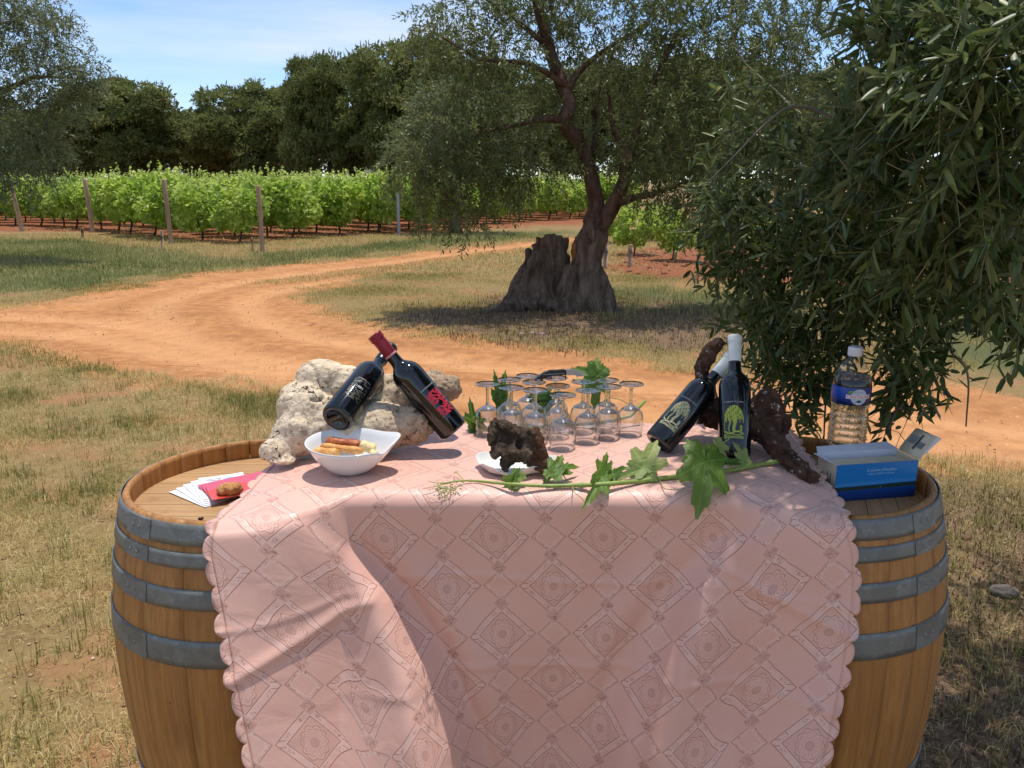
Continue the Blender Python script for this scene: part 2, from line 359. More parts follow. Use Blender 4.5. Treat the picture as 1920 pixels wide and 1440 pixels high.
def ch_near(rng):                                                 # dry turf beside the barrels
    P = scatter(rng, 56000, -4.3, 3.4, .9, 7.2); tr, so_, li, gr = gmask(P)
    pt = patchy(P, 2.4, 1.0)*.6+patchy(P, 6.5, 2.0)*.4
    keep = (tr < .12) & (rng.uniform(0, 1, len(P)) < np.clip(pt*2.1-.42, .03, 1)*np.where(li > 0, .38, 1)); P = P[keep]; pt = pt[keep]; li = li[keep]; n = len(P)
    sc_ = rng.uniform(.02, .062, n)*(.7+.7*pt)
    yield P, sc_*1.25, np.full(n, .0031), np.full(n, .95), np.full(n, .024), 8, np.clip(.70-.58*sstep(.42, .9, patchy(P, 3.1, 5.0))-np.where(li > 0, .28, 0)+rng.normal(0, .1, n), 0, 1), .17
    P = scatter(rng, 12000, -4.5, 3.6, .9, 7.2); tr, *_ = gmask(P); P = P[tr < .12]; n = len(P)       # loose straw lying flat
    yield P, rng.uniform(.03, .10, n), np.full(n, .0026), np.full(n, 1.6), np.full(n, .03), 4, np.full(n, .82), .14
    P = scatter(rng, 1700, -4.5, 3.6, .9, 7.2); tr, *_ = gmask(P); P = P[tr < .0]; n = len(P)          # taller green tufts
    yield P, rng.uniform(.05, .11, n), np.full(n, .003), np.full(n, .45), np.full(n, .03), 14, np.full(n, .14), .1
def ch_mid(rng):                                                  # island round the old olive, verge of the track, left bank
    P = scatter(rng, 76000, -11, 9, 7.2, 15); tr, so_, li, gr = gmask(P)
    pt = patchy(P, 1.7, 3.0); prob = np.clip(.25+.8*pt, .1, 1)*np.where(li > .1, .25, 1); keep = (tr < .08) & (so_ < .3) & (gr < .4) & (rng.uniform(0, 1, len(P)) < prob); P = P[keep]; pt = pt[keep]; n = len(P)
    yield P, rng.uniform(.03, .075, n), np.full(n, .006), np.full(n, 1.0), np.full(n, .06), 6, np.clip(.72-.5*pt, 0, 1), .15
    P = scatter(rng, 26000, -16, 12, 15, 26); tr, so_, li, gr = gmask(P); keep = (tr < .05) & (so_ < .4); P = P[keep]; n = len(P)
    yield P, rng.uniform(.05, .12, n), np.full(n, .011), np.full(n, .9), np.full(n, .10), 5, np.full(n, .5), .2
    P = scatter(rng, 4000, -18, 14, 15, 30); tr, so_, li, gr = gmask(P); keep = (so_ > .4); P = P[keep]; n = len(P)
    yield P, rng.uniform(.05, .14, n), np.full(n, .012), np.full(n, 1.1), np.full(n, .12), 4, np.full(n, .8), .15
def ch_verge(rng):                                                # sparse weeds on the track
    P = scatter(rng, 5200, -9, 7, 3.5, 20); tr, *_ = gmask(P); keep = (tr > .0) & (patchy(P, 1.5, 8.0) > .78); P = P[keep]; n = len(P)
    yield P, rng.uniform(.015, .045, n), np.full(n, .005), np.full(n, .9), np.full(n, .05), 5, np.full(n, .4), .2
    s = rng.uniform(0, 1, 900); mid = np.array([on(u, v)[:2] for u, v in ((500, 532), (620, 516), (760, 498), (880, 483), (980, 470))])
    P = smooth_path(mid, 900)+rng.normal(0, 1, (900, 2))*np.array([.25, .18])
    yield P, rng.uniform(.03, .08, 900), np.full(900, .008), np.full(900, .7), np.full(900, .1), 5, np.full(900, .55), .2
def ch_green(rng):
    P = scatter(rng, 44000, -15, 9, 8.2, 26); tr, so_, li, gr = gmask(P); keep = (gr > -.1) & (tr < .05) & (so_ < .2) & (rng.uniform(0, 1, len(P)) < .85); P = P[keep]; n = len(P)
    f = np.clip(P[:, 1]/14, .6, 1.6)
    yield P, rng.uniform(.08, .17, n)*f**.3, .007*f, np.full(n, .75), .07*f, 7, np.clip(.52+.55*(patchy(P, 1.1, 4.0)-.4)+rng.normal(0, .14, n), 0, 1), .2
def ch_litter(rng):
    P = scatter(rng, 9000, -4, 6, 7.5, 13); tr, so_, li, gr = gmask(P); P = P[(li > -.25)]; n = len(P)
    yield P, rng.uniform(.03, .10, n), np.full(n, .007), np.full(n, 1.7), np.full(n, .08), 5, np.full(n, .4), .22
    P = scatter(rng, 9000, .9, 3.4, .9, 4.2); tr, *_ = gmask(P); P = P[tr < .3]; n = len(P)            # dead leaves and straw under the near olive
    yield P, rng.uniform(.02, .06, n), np.full(n, .006), np.full(n, 1.7), np.full(n, .04), 4, np.full(n, .45), .22
build_grass('dry_grass', 'dry straw coloured turf and loose straw', [ch_near, ch_mid, ch_verge], DRYM, 3)
build_grass('green_grass', 'green grass on the verges and left bank', [ch_green], GRNM, 4)
build_grass('leaf_litter', 'brown dead leaf litter under the olive trees', [ch_litter], LITM, 5)
# pebbles and clods on the track and bare soil
rng = np.random.RandomState(9)
ico = bmesh.new(); bmesh.ops.create_icosphere(ico, subdivisions=1, radius=1); iv = np.array([x.co[:] for x in ico.verts]); itf = np.array([[x.index for x in f.verts] for f in ico.faces]); ico.free()
def pebbles(name, label, P, size, mat):
    n = len(P); V = iv[None]*(1+rng.uniform(-.25, .25, (n, len(iv), 1)))*(size*rng.uniform(.6, 1.3, n))[:, None, None]*np.stack([np.ones(n), rng.uniform(.7, 1, n), rng.uniform(.4, .7, n)], 1)[:, None, :]
    a = rng.uniform(0, 6.28, n); ca, sa = np.cos(a), np.sin(a)
    V = np.stack([V[..., 0]*ca[:, None]-V[..., 1]*sa[:, None], V[..., 0]*sa[:, None]+V[..., 1]*ca[:, None], V[..., 2]], -1)
    t_ = masks(P)[0]; V += np.c_[P, hz(P[:, 0], P[:, 1])-.03*sstep(-.3, .5, t_)+.004][:, None]
    F_ = (itf[None]+(np.arange(n)*len(iv))[:, None, None]).reshape(-1, 3)
    return tag(link(name, mesh_np(name, V.reshape(-1, 3), F_, np.repeat(rng.uniform(0, 1, n), len(iv))), mat, smooth=False), label, kind='stuff')
k = M('pebble'); k.bsdf(k.ramp(k.attr('tint'), [(0, (.22, .10, .05)), (.5, (.45, .27, .15)), (1, (.62, .5, .36))]), .9); PEB = k.m
P = scatter(rng, 6000, -8, 6.5, 3, 18); P = P[masks(P)[0] > .2]; pebbles('track_pebbles', 'small stones and clods scattered on the track', P, .006+.004*rng.power(.5, len(P))*P[:, 1]/8, PEB)
P = scatter(rng, 1500, -3.2, 3, 1, 4); P = P[masks(P)[0] < .2]; pebbles('turf_pebbles', 'small stones lying in the dry turf', P, .004+.007*rng.uniform(0, 1, len(P))**3, PEB)
P = scatter(rng, 5000, -17, 11, 13, 30); P = P[masks(P)[1] > 0]; pebbles('soil_clods', 'red soil clods turned up between the vines', P, .02+.05*rng.uniform(0, 1, len(P))**2, plain('red_clod', (.24, .085, .038), .95, .3, 8))
# ================================================================== TABLE: two barrels, board, cloth
BX = ((-.6, 1.83), (.695, 1.86)); BH = .952; ZH = .905          # barrel axes, height, height of the head
def RB(z):                                                     # radius of the barrel at height z, fullest a little above the middle
    z = np.asarray(z, float); return np.where(z > .58, .335-.049*(np.abs(z-.58)/.372)**2, .335-.075*(np.abs(.58-z)/.58)**1.7)
def oak(name, c0, c1, c2, axis, gloss=.45):
    k = M(name); v = k.obj(); rnd = k.n('ObjectInfo').outputs['Random']
    off = k.n('CombineXYZ'); k.l(k.math('MULTIPLY', rnd, 9.0), off.inputs[0]); k.l(k.math('MULTIPLY', rnd, 5.0), off.inputs[1])
    ad = k.n('VectorMath', operation='ADD'); k.l(v, ad.inputs[0]); k.l(off.outputs[0], ad.inputs[1]); v = ad.outputs[0]
    sc_ = {'z': (1, 1, .045), 'x': (.045, 1, 1)}[axis]; g = k.noise(k.map(v, sc_), 95, 5, .6, .4); g2 = k.noise(k.map(v, tuple(.35 if q == 1 else q*1.5 for q in sc_)), 60, 4, .6)
    b = k.noise(v, 5, 4, .6)
    c = k.ramp(g, [(.3, c0), (.52, c1), (.72, c2)]); c = k.mix(k.math('MULTIPLY', k.mr(g2, .60, .74), .35), c, tuple(q*.45 for q in c0))
    c = k.mix(k.mr(b, .35, .75, 0, .45), c, tuple(q*.62 for q in c1)); c = k.mix(k.mr(rnd, 0, 1, 0, .38), c, tuple(q*.72 for q in c1))
    sp = k.voro(k.map(v, (1, 1, .6)), 34); c = k.mix(k.math('MULTIPLY', k.math('LESS_THAN', sp, .05), k.math('GREATER_THAN', k.noise(v, 7, 1), .56)), c, (.03, .018, .01))
    st_ = k.noise(k.map(v, (1, 1, .25)), 11, 5, .65); c = k.mix(k.mr(st_, .58, .76, 0, .4), c, (.14, .055, .018)); lt = k.noise(k.map(v, (1, 1, .5)), 23, 4, .7); c = k.mix(k.mr(lt, .64, .74, 0, .22), c, (.60, .42, .22))
    k.bsdf(c, k.mr(st_, .3, .7, gloss, gloss+.25), k.bump(g, .25, .003)); return k.m
STAVE = oak('oak_stave', (.31, .128, .03), (.44, .197, .052), (.54, .265, .08), 'z', .42); HEAD = oak('oak_head', (.36, .19, .075), (.47, .27, .115), (.56, .35, .165), 'x', .6)
k = M('galvanised_hoop'); v = k.obj(); n = k.noise(v, 9, 5, .6); n2 = k.noise(v, 60, 3); sp = k.voro(v, 45)
vc = k.n('TexVoronoi'); k.l(v, vc.inputs['Vector']); vc.inputs['Scale'].default_value = 38; sg = k.n('SeparateColor'); k.l(vc.outputs['Color'], sg.inputs[0]); c = k.mix(k.math('ADD', k.math('MULTIPLY', n, .6), k.math('MULTIPLY', sg.outputs[0], .4)), (.125, .135, .125), (.26, .265, .245)); c = k.mix(k.math('MULTIPLY', k.mr(n2, .6, .75), .4), c, (.42, .43, .42)); c = k.mix(k.math('MULTIPLY', k.math('LESS_THAN', sp, .07), .6), c, (.55, .55, .53))
ru = k.mr(k.noise(k.map(v, (1, 1, 2.5)), 17, 5, .7), .60, .72, 0, .55); c = k.mix(ru, c, (.12, .075, .05)); c = k.mix(k.mr(k.noise(v, 3.2, 3, .6), .5, .7, 0, .4), c, (.11, .12, .115))
k.bsdf(c, k.mr(n, .3, .7, .38, .65), k.bump(n2, .12, .0015), Metallic=.35); HOOP = k.m
NS = 24
def stave_mesh(name, da):
    zs = [0, .012]+list(np.linspace(.05, BH-.05, 15))+[BH-.012, BH]; v = []; f = []; g = .0011; nk = 4
    for i, z in enumerate(zs):
        ro = RB(z); edge = i in (0, len(zs)-1)
        th = .027 if not (z > BH-.05) else .027-.012*(z-(BH-.05))/.05
        for rr in (ro-(.004 if edge else 0), ro-th):
            ga = g/rr
            for q in range(nk+1): a = -da/2+ga+(da-2*ga)*q/nk; v.append((rr*math.cos(a), rr*math.sin(a), z))
    m = nk+1; s = 2*m
    for i in range(len(zs)-1):
        a, b = i*s, (i+1)*s
        for q in range(nk):
            f += [(a+q, a+q+1, b+q+1, b+q), (a+m+q+1, a+m+q, b+m+q, b+m+q+1)]
        f += [(a, b, b+m, a+m), (a+nk, a+m+nk, b+m+nk, b+nk)]
    e = (len(zs)-1)*s
    for q in range(nk): f += [(e+q, e+q+1, e+m+q+1, e+m+q), (q+1, q, m+q, m+q+1)]
    return mesh(name, v, f)
# staves of unequal width, as coopered
rs = random.Random(4); wd = [rs.choice((.8, 1.0, 1.2)) for _ in range(NS)]; tot = sum(wd); kinds = {q: stave_mesh('stave', 2*math.pi*q/tot) for q in set(wd)}
def barrel():
    root = empty('wine_barrel'); a = 0.3
    for q in wd:
        da = 2*math.pi*q/tot; o = link('stave', kinds[q], STAVE, root); o.rotation_euler = (0, 0, a+da/2); a += da
    rh = RB(.93)-.02; nb = 8; edges = np.linspace(-rh, rh, nb+1)
    for i in range(nb):
        y0, y1 = edges[i]+.0008, edges[i+1]-.0008; t = []
        for y in np.linspace(y0, y1, 5): t.append((-math.sqrt(max(0, rh*rh-y*y)), y))
        t2 = [(-x, y) for x, y in t[::-1]]; pl = t+t2; n = len(pl)
        vv = [(x, y, ZH) for x, y in pl]+[(x, y, ZH-.022) for x, y in pl]
        ff = [tuple(reversed(range(n))), tuple(range(n, 2*n))]+[(j, (j+1) % n, n+(j+1) % n, n+j) for j in range(n)]
        link('head_board', mesh('head_board', vv, ff), HEAD, root, smooth=False)
    for z0, z1 in ((.907, BH-.003), (.862, .893), (.778, .819), (.655, .712), (.265, .320), (.150, .19), (.075, .105), (.003, .045)):
        p = []
        for z in np.linspace(z0, z1, 5): p.append((RB(z)+.0035, z))
        pr_ = [(RB(z0)+.0008, z0)]+p+[(RB(z1)+.0008, z1)]
        vv, ff = lathe(pr_, 96); h = link('hoop', mesh('hoop', vv, ff), HOOP, root)
        lv_, lf_ = [], []
        for q in range(9):
            aa = R(226+q*2)
            for zz, o_ in ((z0+.001, .0038), (z0+.001, .0052), (z1-.001, .0052), (z1-.001, .0038)): rr_ = float(RB(zz))+o_; lv_.append((rr_*math.cos(aa), rr_*math.sin(aa), zz))
        for q in range(8): lf_ += [(4*q+1, 4*q+5, 4*q+6, 4*q+2), (4*q, 4*q+4, 4*q+5, 4*q+1), (4*q+2, 4*q+6, 4*q+7, 4*q+3)]
        link('lap', mesh('lap', lv_, lf_+[(0, 1, 2, 3), (35, 34, 33, 32)]), HOOP, h, smooth=False)
        for j in range(2):
            rv, rf = lathe([(.0001, .0028), (.003, .0022), (.0045, 0)], 8); zz = (z0+z1)/2; r_ = link('rivet', mesh('rivet', rv, rf), HOOP, h)
            aa = R(231+j*4.5); r_.location = ((RB(zz)+.0050)*math.cos(aa), (RB(zz)+.0050)*math.sin(aa), zz); r_.rotation_euler = (0, R(90), aa)
    return root
b1 = barrel(); b2 = copy_tree(b1)
for o, (x, y), rz, lab in ((b1, BX[0], 0.0, 'oak wine barrel in the sun with brochures lying on its head'), (b2, BX[1], R(72), 'oak wine barrel in olive shade carrying the water bottle')):
    o.location = (x, y, 0); o.rotation_euler = (0, 0, rz); tag(o, lab, 'barrel', 'barrels carrying the table')

ZT = .974                                                       # top of the cloth
# ------------------------------------------------------------------ the cloth
def interp(z, pts): zs = [a for a, _ in pts][::-1]; xs = [b for _, b in pts][::-1]; return np.interp(z, zs, xs)
NXc, NT, NH = 260, 70, 200
S_ = np.linspace(0, 1, NXc)
rows = []
for Yv in np.linspace(2.18, 1.662, NT):                          # lying on the board, front to back
    xl = -.555-.02*(2.18-Yv)/.52; xr = .752-.062*(2.18-Yv)/.52; x = xl+(xr-xl)*S_
    z = ZT-.032*sstep(-.47, -.575, -x*-1)*0 - .013*sstep(.0, .11, -.475-x) - .013*sstep(.0, .11, x-.60)
    z = z+.0012*np.sin(x*31+Yv*17)*np.sin(Yv*23)
    rows.append(np.stack([x, np.full(NXc, Yv), z], 1))
for zf in np.linspace(1, 0, NH):                                 # hanging in front
    zv = .14+(.958-.14)*zf; d = .958-zv
    xl = interp(zv, [(.958, -.592), (.90, -.594), (.75, -.555), (.42, -.478), (.14, -.43)]); xr = interp(zv, [(.958, .668), (.88, .688), (.80, .69), (.65, .665), (.42, .61), (.14, .575)])
    x = xl+(xr-xl)*S_
    def rimY(xc, yc): q = np.clip(.302**2-(x-xc)**2, 0, None); return np.where(q > 0, yc-np.sqrt(q), yc)
    yl = np.minimum(rimY(*BX[0])-.004, 1.648); yr_ = np.minimum(rimY(*BX[1])-.004, 1.648)
    fl = interp(zv, [(.958, -.445), (.86, -.35), (.75, -.265), (.6, -.20), (.42, -.155), (.14, -.12)]); fr = interp(zv, [(.958, .575), (.86, .46), (.75, .39), (.6, .335), (.42, .30), (.14, .28)])
    wl = .012+.15*d; wr = .02+.26*d
    L_ = sstep(fl+wl, fl-wl*.25, x) if False else 1-sstep(fl-wl*.3, fl+wl*.9, x); R__ = sstep(fr-wr*.9, fr+wr*.3, x)
    flare_l = math.tan(R(20))*d; flare_r = math.tan(R(13))*d
    yc = 1.650+.045*d
    Yl = np.minimum(yl, 1.648)-flare_l-.012*np.sin(x*14+zv*6)*sstep(0, .3, d); Yr = np.minimum(yr_, 1.648)-flare_r-.014*np.sin(x*17-zv*9+1)*sstep(0, .3, d)
    y = yc*(1-L_-R__)+Yl*L_+Yr*R__
    # a valley behind the left pleat, a soft roll in front of it and two horizontal creases left from storage
    y = y+.030*sstep(0, .2, d)*np.exp(-((x-fl-.005)/(.018+.02*d))**2)-.028*sstep(.02, .3, d)*np.exp(-((x-fl-.085-.05*d)/.055)**2)
    y = y-.022*sstep(.03, .3, d)*np.exp(-((x-fr+.10+.1*d)/.05)**2)+.014*sstep(.05, .3, d)*np.exp(-((x-fr+.02)/.025)**2)
    y = y-.0035*np.exp(-((zv-.775+.012*np.sin(x*9))/.006)**2)-.004*np.exp(-((zv-.57+.010*np.sin(x*7+1))/.009)**2)*sstep(-.45, -.1, x)+.005*np.sin(x*8+2*np.sin(zv*7))*sstep(0, .4, d)
    y = y-.010*np.exp(-(((zv-.70)-.35*(x+.48))/.012)**2)*L_*sstep(-.62, -.5, x)-.007*np.exp(-(((zv-.80)+.4*(x-.5))/.014)**2)*R__
    for (bx_, by_) in BX:                                        # never inside a barrel
        q = np.clip((RB(zv)+.011)**2-(x-bx_)**2, 0, None); bf = np.where(q > 0, by_-np.sqrt(q), 9.); e_ = .012
        hh = np.clip(.5+.5*(bf-y)/e_, 0, 1); y = np.where(bf < 8, bf*(1-hh)+y*hh-e_*hh*(1-hh), y)
    rows.append(np.stack([x, y, np.full(NXc, zv)], 1))
C = np.array(rows)
# the sheet rounds softly over the board edge and sags between board corner and barrel rim
for it in range(14):
    Cn = C.copy(); Cn[1:-1] = .5*C[1:-1]+.25*(C[:-2]+C[2:]); wt = np.exp(-((np.arange(len(C))-NT)/5.0)**2)[:, None, None]; C = C*(1-wt)+Cn*wt
for it in range(6):
    Cn = C.copy(); Cn[1:-1, 1:-1] = .4*C[1:-1, 1:-1]+.15*(C[:-2, 1:-1]+C[2:, 1:-1]+C[1:-1, :-2]+C[1:-1, 2:]); wt = (np.arange(len(C)) > NT-4)[:, None, None]*.6; C = C*(1-wt)+Cn*wt
for (bx_, by_) in BX:                                            # cloth rides over the rim and outside the staves
    rr_ = np.hypot(C[..., 0]-bx_, C[..., 1]-by_); rim_ = float(RB(.945))+.006; inr = (rr_ < rim_) & (C[..., 2] > .90)
    C[..., 2] = np.where(inr, np.maximum(C[..., 2], .9585), C[..., 2])
    need = RB(np.clip(C[..., 2], 0, .95))+.009; fr_ = (C[..., 2] < .955) & (rr_ < need) & (C[..., 1] < by_) & ~inr; kx = np.where(fr_, need/np.maximum(rr_, .01), 1.)
    C[..., 0] = bx_+(C[..., 0]-bx_)*np.where(fr_, 1+(kx-1)*.3, 1.); C[..., 1] = np.where(fr_, by_-np.sqrt(np.maximum(need**2-(C[..., 0]-bx_)**2, .0001)), C[..., 1])
dv = np.r_[np.zeros((1, NXc)), np.cumsum(np.linalg.norm(np.diff(C, axis=0), axis=2), 0)]; dv -= dv[NT, NXc//2]-0*dv[NT]
du = np.c_[np.zeros((len(C), 1)), np.cumsum(np.linalg.norm(np.diff(C, axis=1), axis=2), 1)]; du -= du[:, NXc//2][:, None]
# weave keeps its own length: blend the row length towards the length at the board so that the figures lean along the pleats
du0 = du[NT-6][None]; du = du0*(1-.62)+du*.62
U = du; Vv = -dv
ii = np.arange(C.shape[0]*NXc).reshape(C.shape[0], NXc)
Fq = np.stack([ii[:-1, :-1], ii[1:, :-1], ii[1:, 1:], ii[:-1, 1:]], -1).reshape(-1, 4)
vs = [C.reshape(-1, 3)]; us = [np.stack([U, Vv], -1).reshape(-1, 2)]; fs = [Fq]; base = C.shape[0]*NXc
def hem(line, inner, uvl, uvi, period=.0515):                    # scalloped, pinked border
    global base
    seg = np.r_[0, np.cumsum(np.linalg.norm(np.diff(line, axis=0), axis=1))]; n = int(seg[-1]/.0021); s = np.linspace(0, seg[-1], n)
    f3 = lambda A: np.stack([np.interp(s, seg, A[:, q]) for q in range(A.shape[1])], 1)
    Lp, Ip, lu, iu = f3(line), f3(inner), f3(uvl), f3(uvi); o = Lp-Ip; ln = np.linalg.norm(o, axis=1)[:, None]; od = o/ln; ud = (lu-iu)/ln
    ph = (s/period) % 1; wdt = .0175*np.sqrt(np.clip(1-(2*ph-1)**2*.97, 0, 1))+.0011*(np.arange(n) % 2)
    m1 = Lp+od*(wdt*.55)[:, None]; cu = .0035*np.sin(s*37+1)*np.sin(s*11)+.0022*np.sin(s*91); wdt = wdt*(1+.12*np.sin(s*23)+.07*np.sin(s*61)); nv_ = np.cross(od, np.gradient(Lp, axis=0)); nv_ /= np.maximum(np.linalg.norm(nv_, axis=1)[:, None], 1e-9); m2 = Lp+od*wdt[:, None]+nv_*cu[:, None]
    vs.append(np.concatenate([Lp, m1, m2])); us.append(np.concatenate([lu, lu+ud*(wdt*.55)[:, None], lu+ud*wdt[:, None]]))
    k0 = np.arange(n-1)+base; fs.append(np.concatenate([np.stack([k0, k0+1, k0+1+n, k0+n], 1), np.stack([k0+n, k0+n+1, k0+1+2*n, k0+2*n], 1)])); base += 3*n
UVs = np.stack([U, Vv], -1)
hem(C[:, 0], C[:, 2], UVs[:, 0], UVs[:, 2]); hem(C[:, -1], C[:, -3], UVs[:, -1], UVs[:, -3]); hem(C[-1], C[-3], UVs[-1], UVs[-3])
cm = mesh_np('tablecloth', np.concatenate(vs), np.concatenate(fs))
uvl = cm.uv_layers.new(name='UVMap'); li_ = np.empty(len(cm.loops), np.int32); cm.loops.foreach_get('vertex_index', li_); uvl.data.foreach_set('uv', np.concatenate(us)[li_].astype(np.float32).ravel())

# damask: squares set on edge, flower in the large ones, scroll in the small ones
k = M('pink_damask'); uvn = k.uv(); sp = k.n('SeparateXYZ'); k.l(uvn, sp.inputs[0])
PER = .236; U0, V0 = PHASE = (.0, .0)
pa = k.math('DIVIDE', k.math('ADD', sp.outputs[0], 10*PER-(-.092)), PER); pb = k.math('DIVIDE', k.math('ADD', sp.outputs[1], 20*PER+.091), PER)
def cell(a, b, oa, ob):                                          # local coordinates -0.5..0.5 round lattice site (oa, ob)
    x = k.math('SUBTRACT', k.math('FRACT', k.math('ADD', a, .5-oa)), .5); y = k.math('SUBTRACT', k.math('FRACT', k.math('ADD', b, .5-ob)), .5); return x, y
def l1(x, y): return k.math('ADD', k.math('ABSOLUTE', x), k.math('ABSOLUTE', y))
def band(d, c, w_): return k.math('LESS_THAN', k.math('ABSOLUTE', k.math('SUBTRACT', d, c)), w_)
def mx_(*a):
    r = a[0]
    for q in a[1:]: r = k.math('MAXIMUM', r, q)
    return r
def mul(*a):
    r = a[0]
    for q in a[1:]: r = k.math('MULTIPLY', r, q)
    return r
LT = lambda a, b: k.math('LESS_THAN', a, b)
GT = lambda a, b: k.math('GREATER_THAN', a, b)
NOT = lambda a: k.math('SUBTRACT', 1.0, a)
def near2(site1, site2):                                         # nearer of two lattice sites
    x1, y1 = cell(pa, pb, *site1); x2, y2 = cell(pa, pb, *site2); d1, d2 = l1(x1, y1), l1(x2, y2); s = LT(d1, d2)
    mixf = lambda a, b: k.math('ADD', k.math('MULTIPLY', a, s), k.math('MULTIPLY', b, NOT(s)))
    return mixf(x1, x2), mixf(y1, y2)
fx, fy = near2((0, 0), (.5, .5)); fd = l1(fx, fy)
sx, sy = near2((0, .5), (.5, 0)); sd_ = l1(sx, sy)
# small squares that overlie the corners of the large ones, at 0.31 above and below each flower
ay = k.math('SUBTRACT', k.math('ABSOLUTE', fy), .312); qd = l1(fx, ay)
insq = LT(qd, .088)
out1 = NOT(insq)
dark = mul(out1, band(fd, .318, .0052)); dark = mx_(dark, mul(out1, band(fd, .226, .0046)), mul(out1, band(sd_, .156, .0044)))
light = mul(out1, mx_(band(fd, .240, .0028), band(sd_, .112, .0028))); light = mx_(light, band(qd, .088, .0030))
# short ties across the frame corners
tie = mul(band(k.math('ABSOLUTE', fy), .028, .0035), GT(k.math('ABSOLUTE', fx), .235), LT(fd, .318)); dark = mx_(dark, tie)
# sprigs in the frame: wobbling strokes from warped noise, kept inside the frame band
mp3 = k.n('CombineXYZ'); k.l(k.math('MULTIPLY', pa, 1.0), mp3.inputs[0]); k.l(k.math('MULTIPLY', pb, 1.0), mp3.inputs[1])
spn = k.noise(mp3.outputs[0], 26, 2, .5, 1.2); sprig = mul(band(spn, .5, .022), band(fd, .276, .026), GT(k.math('ABSOLUTE', k.math('SUBTRACT', k.math('ABSOLUTE', fx), .14)), .016), out1)
along = k.math('ABSOLUTE', k.math('SUBTRACT', k.math('ABSOLUTE', fx), k.math('ABSOLUTE', fy)))
sprig = mul(sprig, band(along, .14, .045)); sprig2 = mul(band(spn, .48, .02), band(sd_, .134, .014), out1)
# scroll in the small squares
scr = mul(insq, LT(qd, .062), band(k.noise(mp3.outputs[0], 20, 1, .5, 2.2), .5, .035))
# flower: ragged oval of petals round a hatched heart
rr = k.math('SQRT', k.math('ADD', k.math('POWER', k.math('MULTIPLY', fx, 1.12), 2.0), k.math('POWER', k.math('ADD', fy, .008), 2.0))); th = k.math('ARCTAN2', fx, fy)
edge = k.math('ADD', .118, k.math('MULTIPLY', k.math('ABSOLUTE', k.math('SINE', k.math('MULTIPLY', th, 5.0))), .026)); edge = k.math('ADD', edge, k.math('MULTIPLY', k.math('COSINE', k.math('MULTIPLY', th, 2.0)), .012))
fl1 = band(rr, edge, .0042); fl2 = mul(band(rr, k.math('MULTIPLY', edge, .80), .003), GT(k.math('ABSOLUTE', k.math('SINE', k.math('MULTIPLY', th, 5.0))), .35))
ray = mul(LT(k.math('ABSOLUTE', k.math('SINE', k.math('MULTIPLY', th, 10.0))), .20), GT(rr, .045), LT(rr, k.math('MULTIPLY', edge, .72)))
hatch = mul(LT(rr, .034), LT(mul(k.math('SINE', k.math('MULTIPLY', k.math('ADD', fx, fy), 520.0)), k.math('SINE', k.math('MULTIPLY', k.math('SUBTRACT', fx, fy), 520.0))), .0))
fdark = mx_(fl1, fl2, ray, hatch, band(rr, .038, .003)); inflower = LT(rr, edge)
k2 = mx_(dark, mul(sprig, 1.0), sprig2, scr); allmark = mx_(k2, mul(fdark, .75))
frame = mul(GT(fd, .226), LT(fd, .318)); frame = mx_(frame, mul(GT(sd_, .112), LT(sd_, .156)))
pos_ = k.pos(); big = k.noise(pos_, 4, 3); fine = k.noise(k.map(uvn, (900, 900, 1)), 1, 1)
base_c = k.mix(k.mr(big, .3, .7), (.775, .437, .338), (.825, .492, .388)); base_c = k.mix(k.math('MULTIPLY', frame, .32), base_c, (.86, .60, .52)); base_c = k.mix(mul(inflower, .14), base_c, (.86, .60, .52))
base_c = k.mix(mul(insq, .45), base_c, (.63, .345, .275)); base_c = k.mix(mul(LT(fd, .226), NOT(inflower), .22), base_c, (.62, .34, .27))
col = k.mix(mul(light, .55), base_c, (.90, .70, .60)); col = k.mix(mul(allmark, .74), col, (.30, .11, .07))
wk = k.math('MULTIPLY', k.noise(k.map(uvn, (1, 1.6, 1)), 9, 4, .5, .6), 9.0); crease = k.math('ADD', k.math('MULTIPLY', band(k.math('FRACT', k.math('DIVIDE', k.math('ADD', sp.outputs[0], 10.07), .34)), .5, .006), 1.2), k.math('MULTIPLY', band(k.math('FRACT', k.math('DIVIDE', k.math('ADD', sp.outputs[1], 10.19), .40)), .5, .005), 1.2))
rgh = k.math('SUBTRACT', .50, mul(frame, .12)); tilt = k.bump(k.math('ADD', k.math('ADD', wk, crease), k.math('ADD', k.math('MULTIPLY', fine, .5), k.math('MULTIPLY', mx_(frame, light, inflower), .5))), .35, .0009)
a = k.bsdf(col, rgh, tilt, final=False, Sheen_Weight=.25, Sheen_Roughness=.4, Specular_IOR_Level=.45); b = k.n('BsdfTranslucent'); k.l(col, b.inputs[0]); ms = k.n('MixShader'); ms.inputs[0].default_value = .06
k.l(a, ms.inputs[1]); k.l(b.outputs[0], ms.inputs[2]); CLOTH = k.end(ms.outputs[0])
cloth = link('tablecloth', cm, CLOTH); tag(cloth, 'pink damask tablecloth with scalloped hem hanging between two barrels', 'tablecloth')
sol = cloth.modifiers.new('thick', 'SOLIDIFY'); sol.thickness = .0009; sol.offset = -1
bd = bevelled(-.475, .60, 1.684, 2.15, .9525, .9705, .008); bd.materials.append(HEAD); bo = link('table_board', bd, HEAD, None); tag(bo, 'plank laid across both barrels under the pink cloth', 'board')
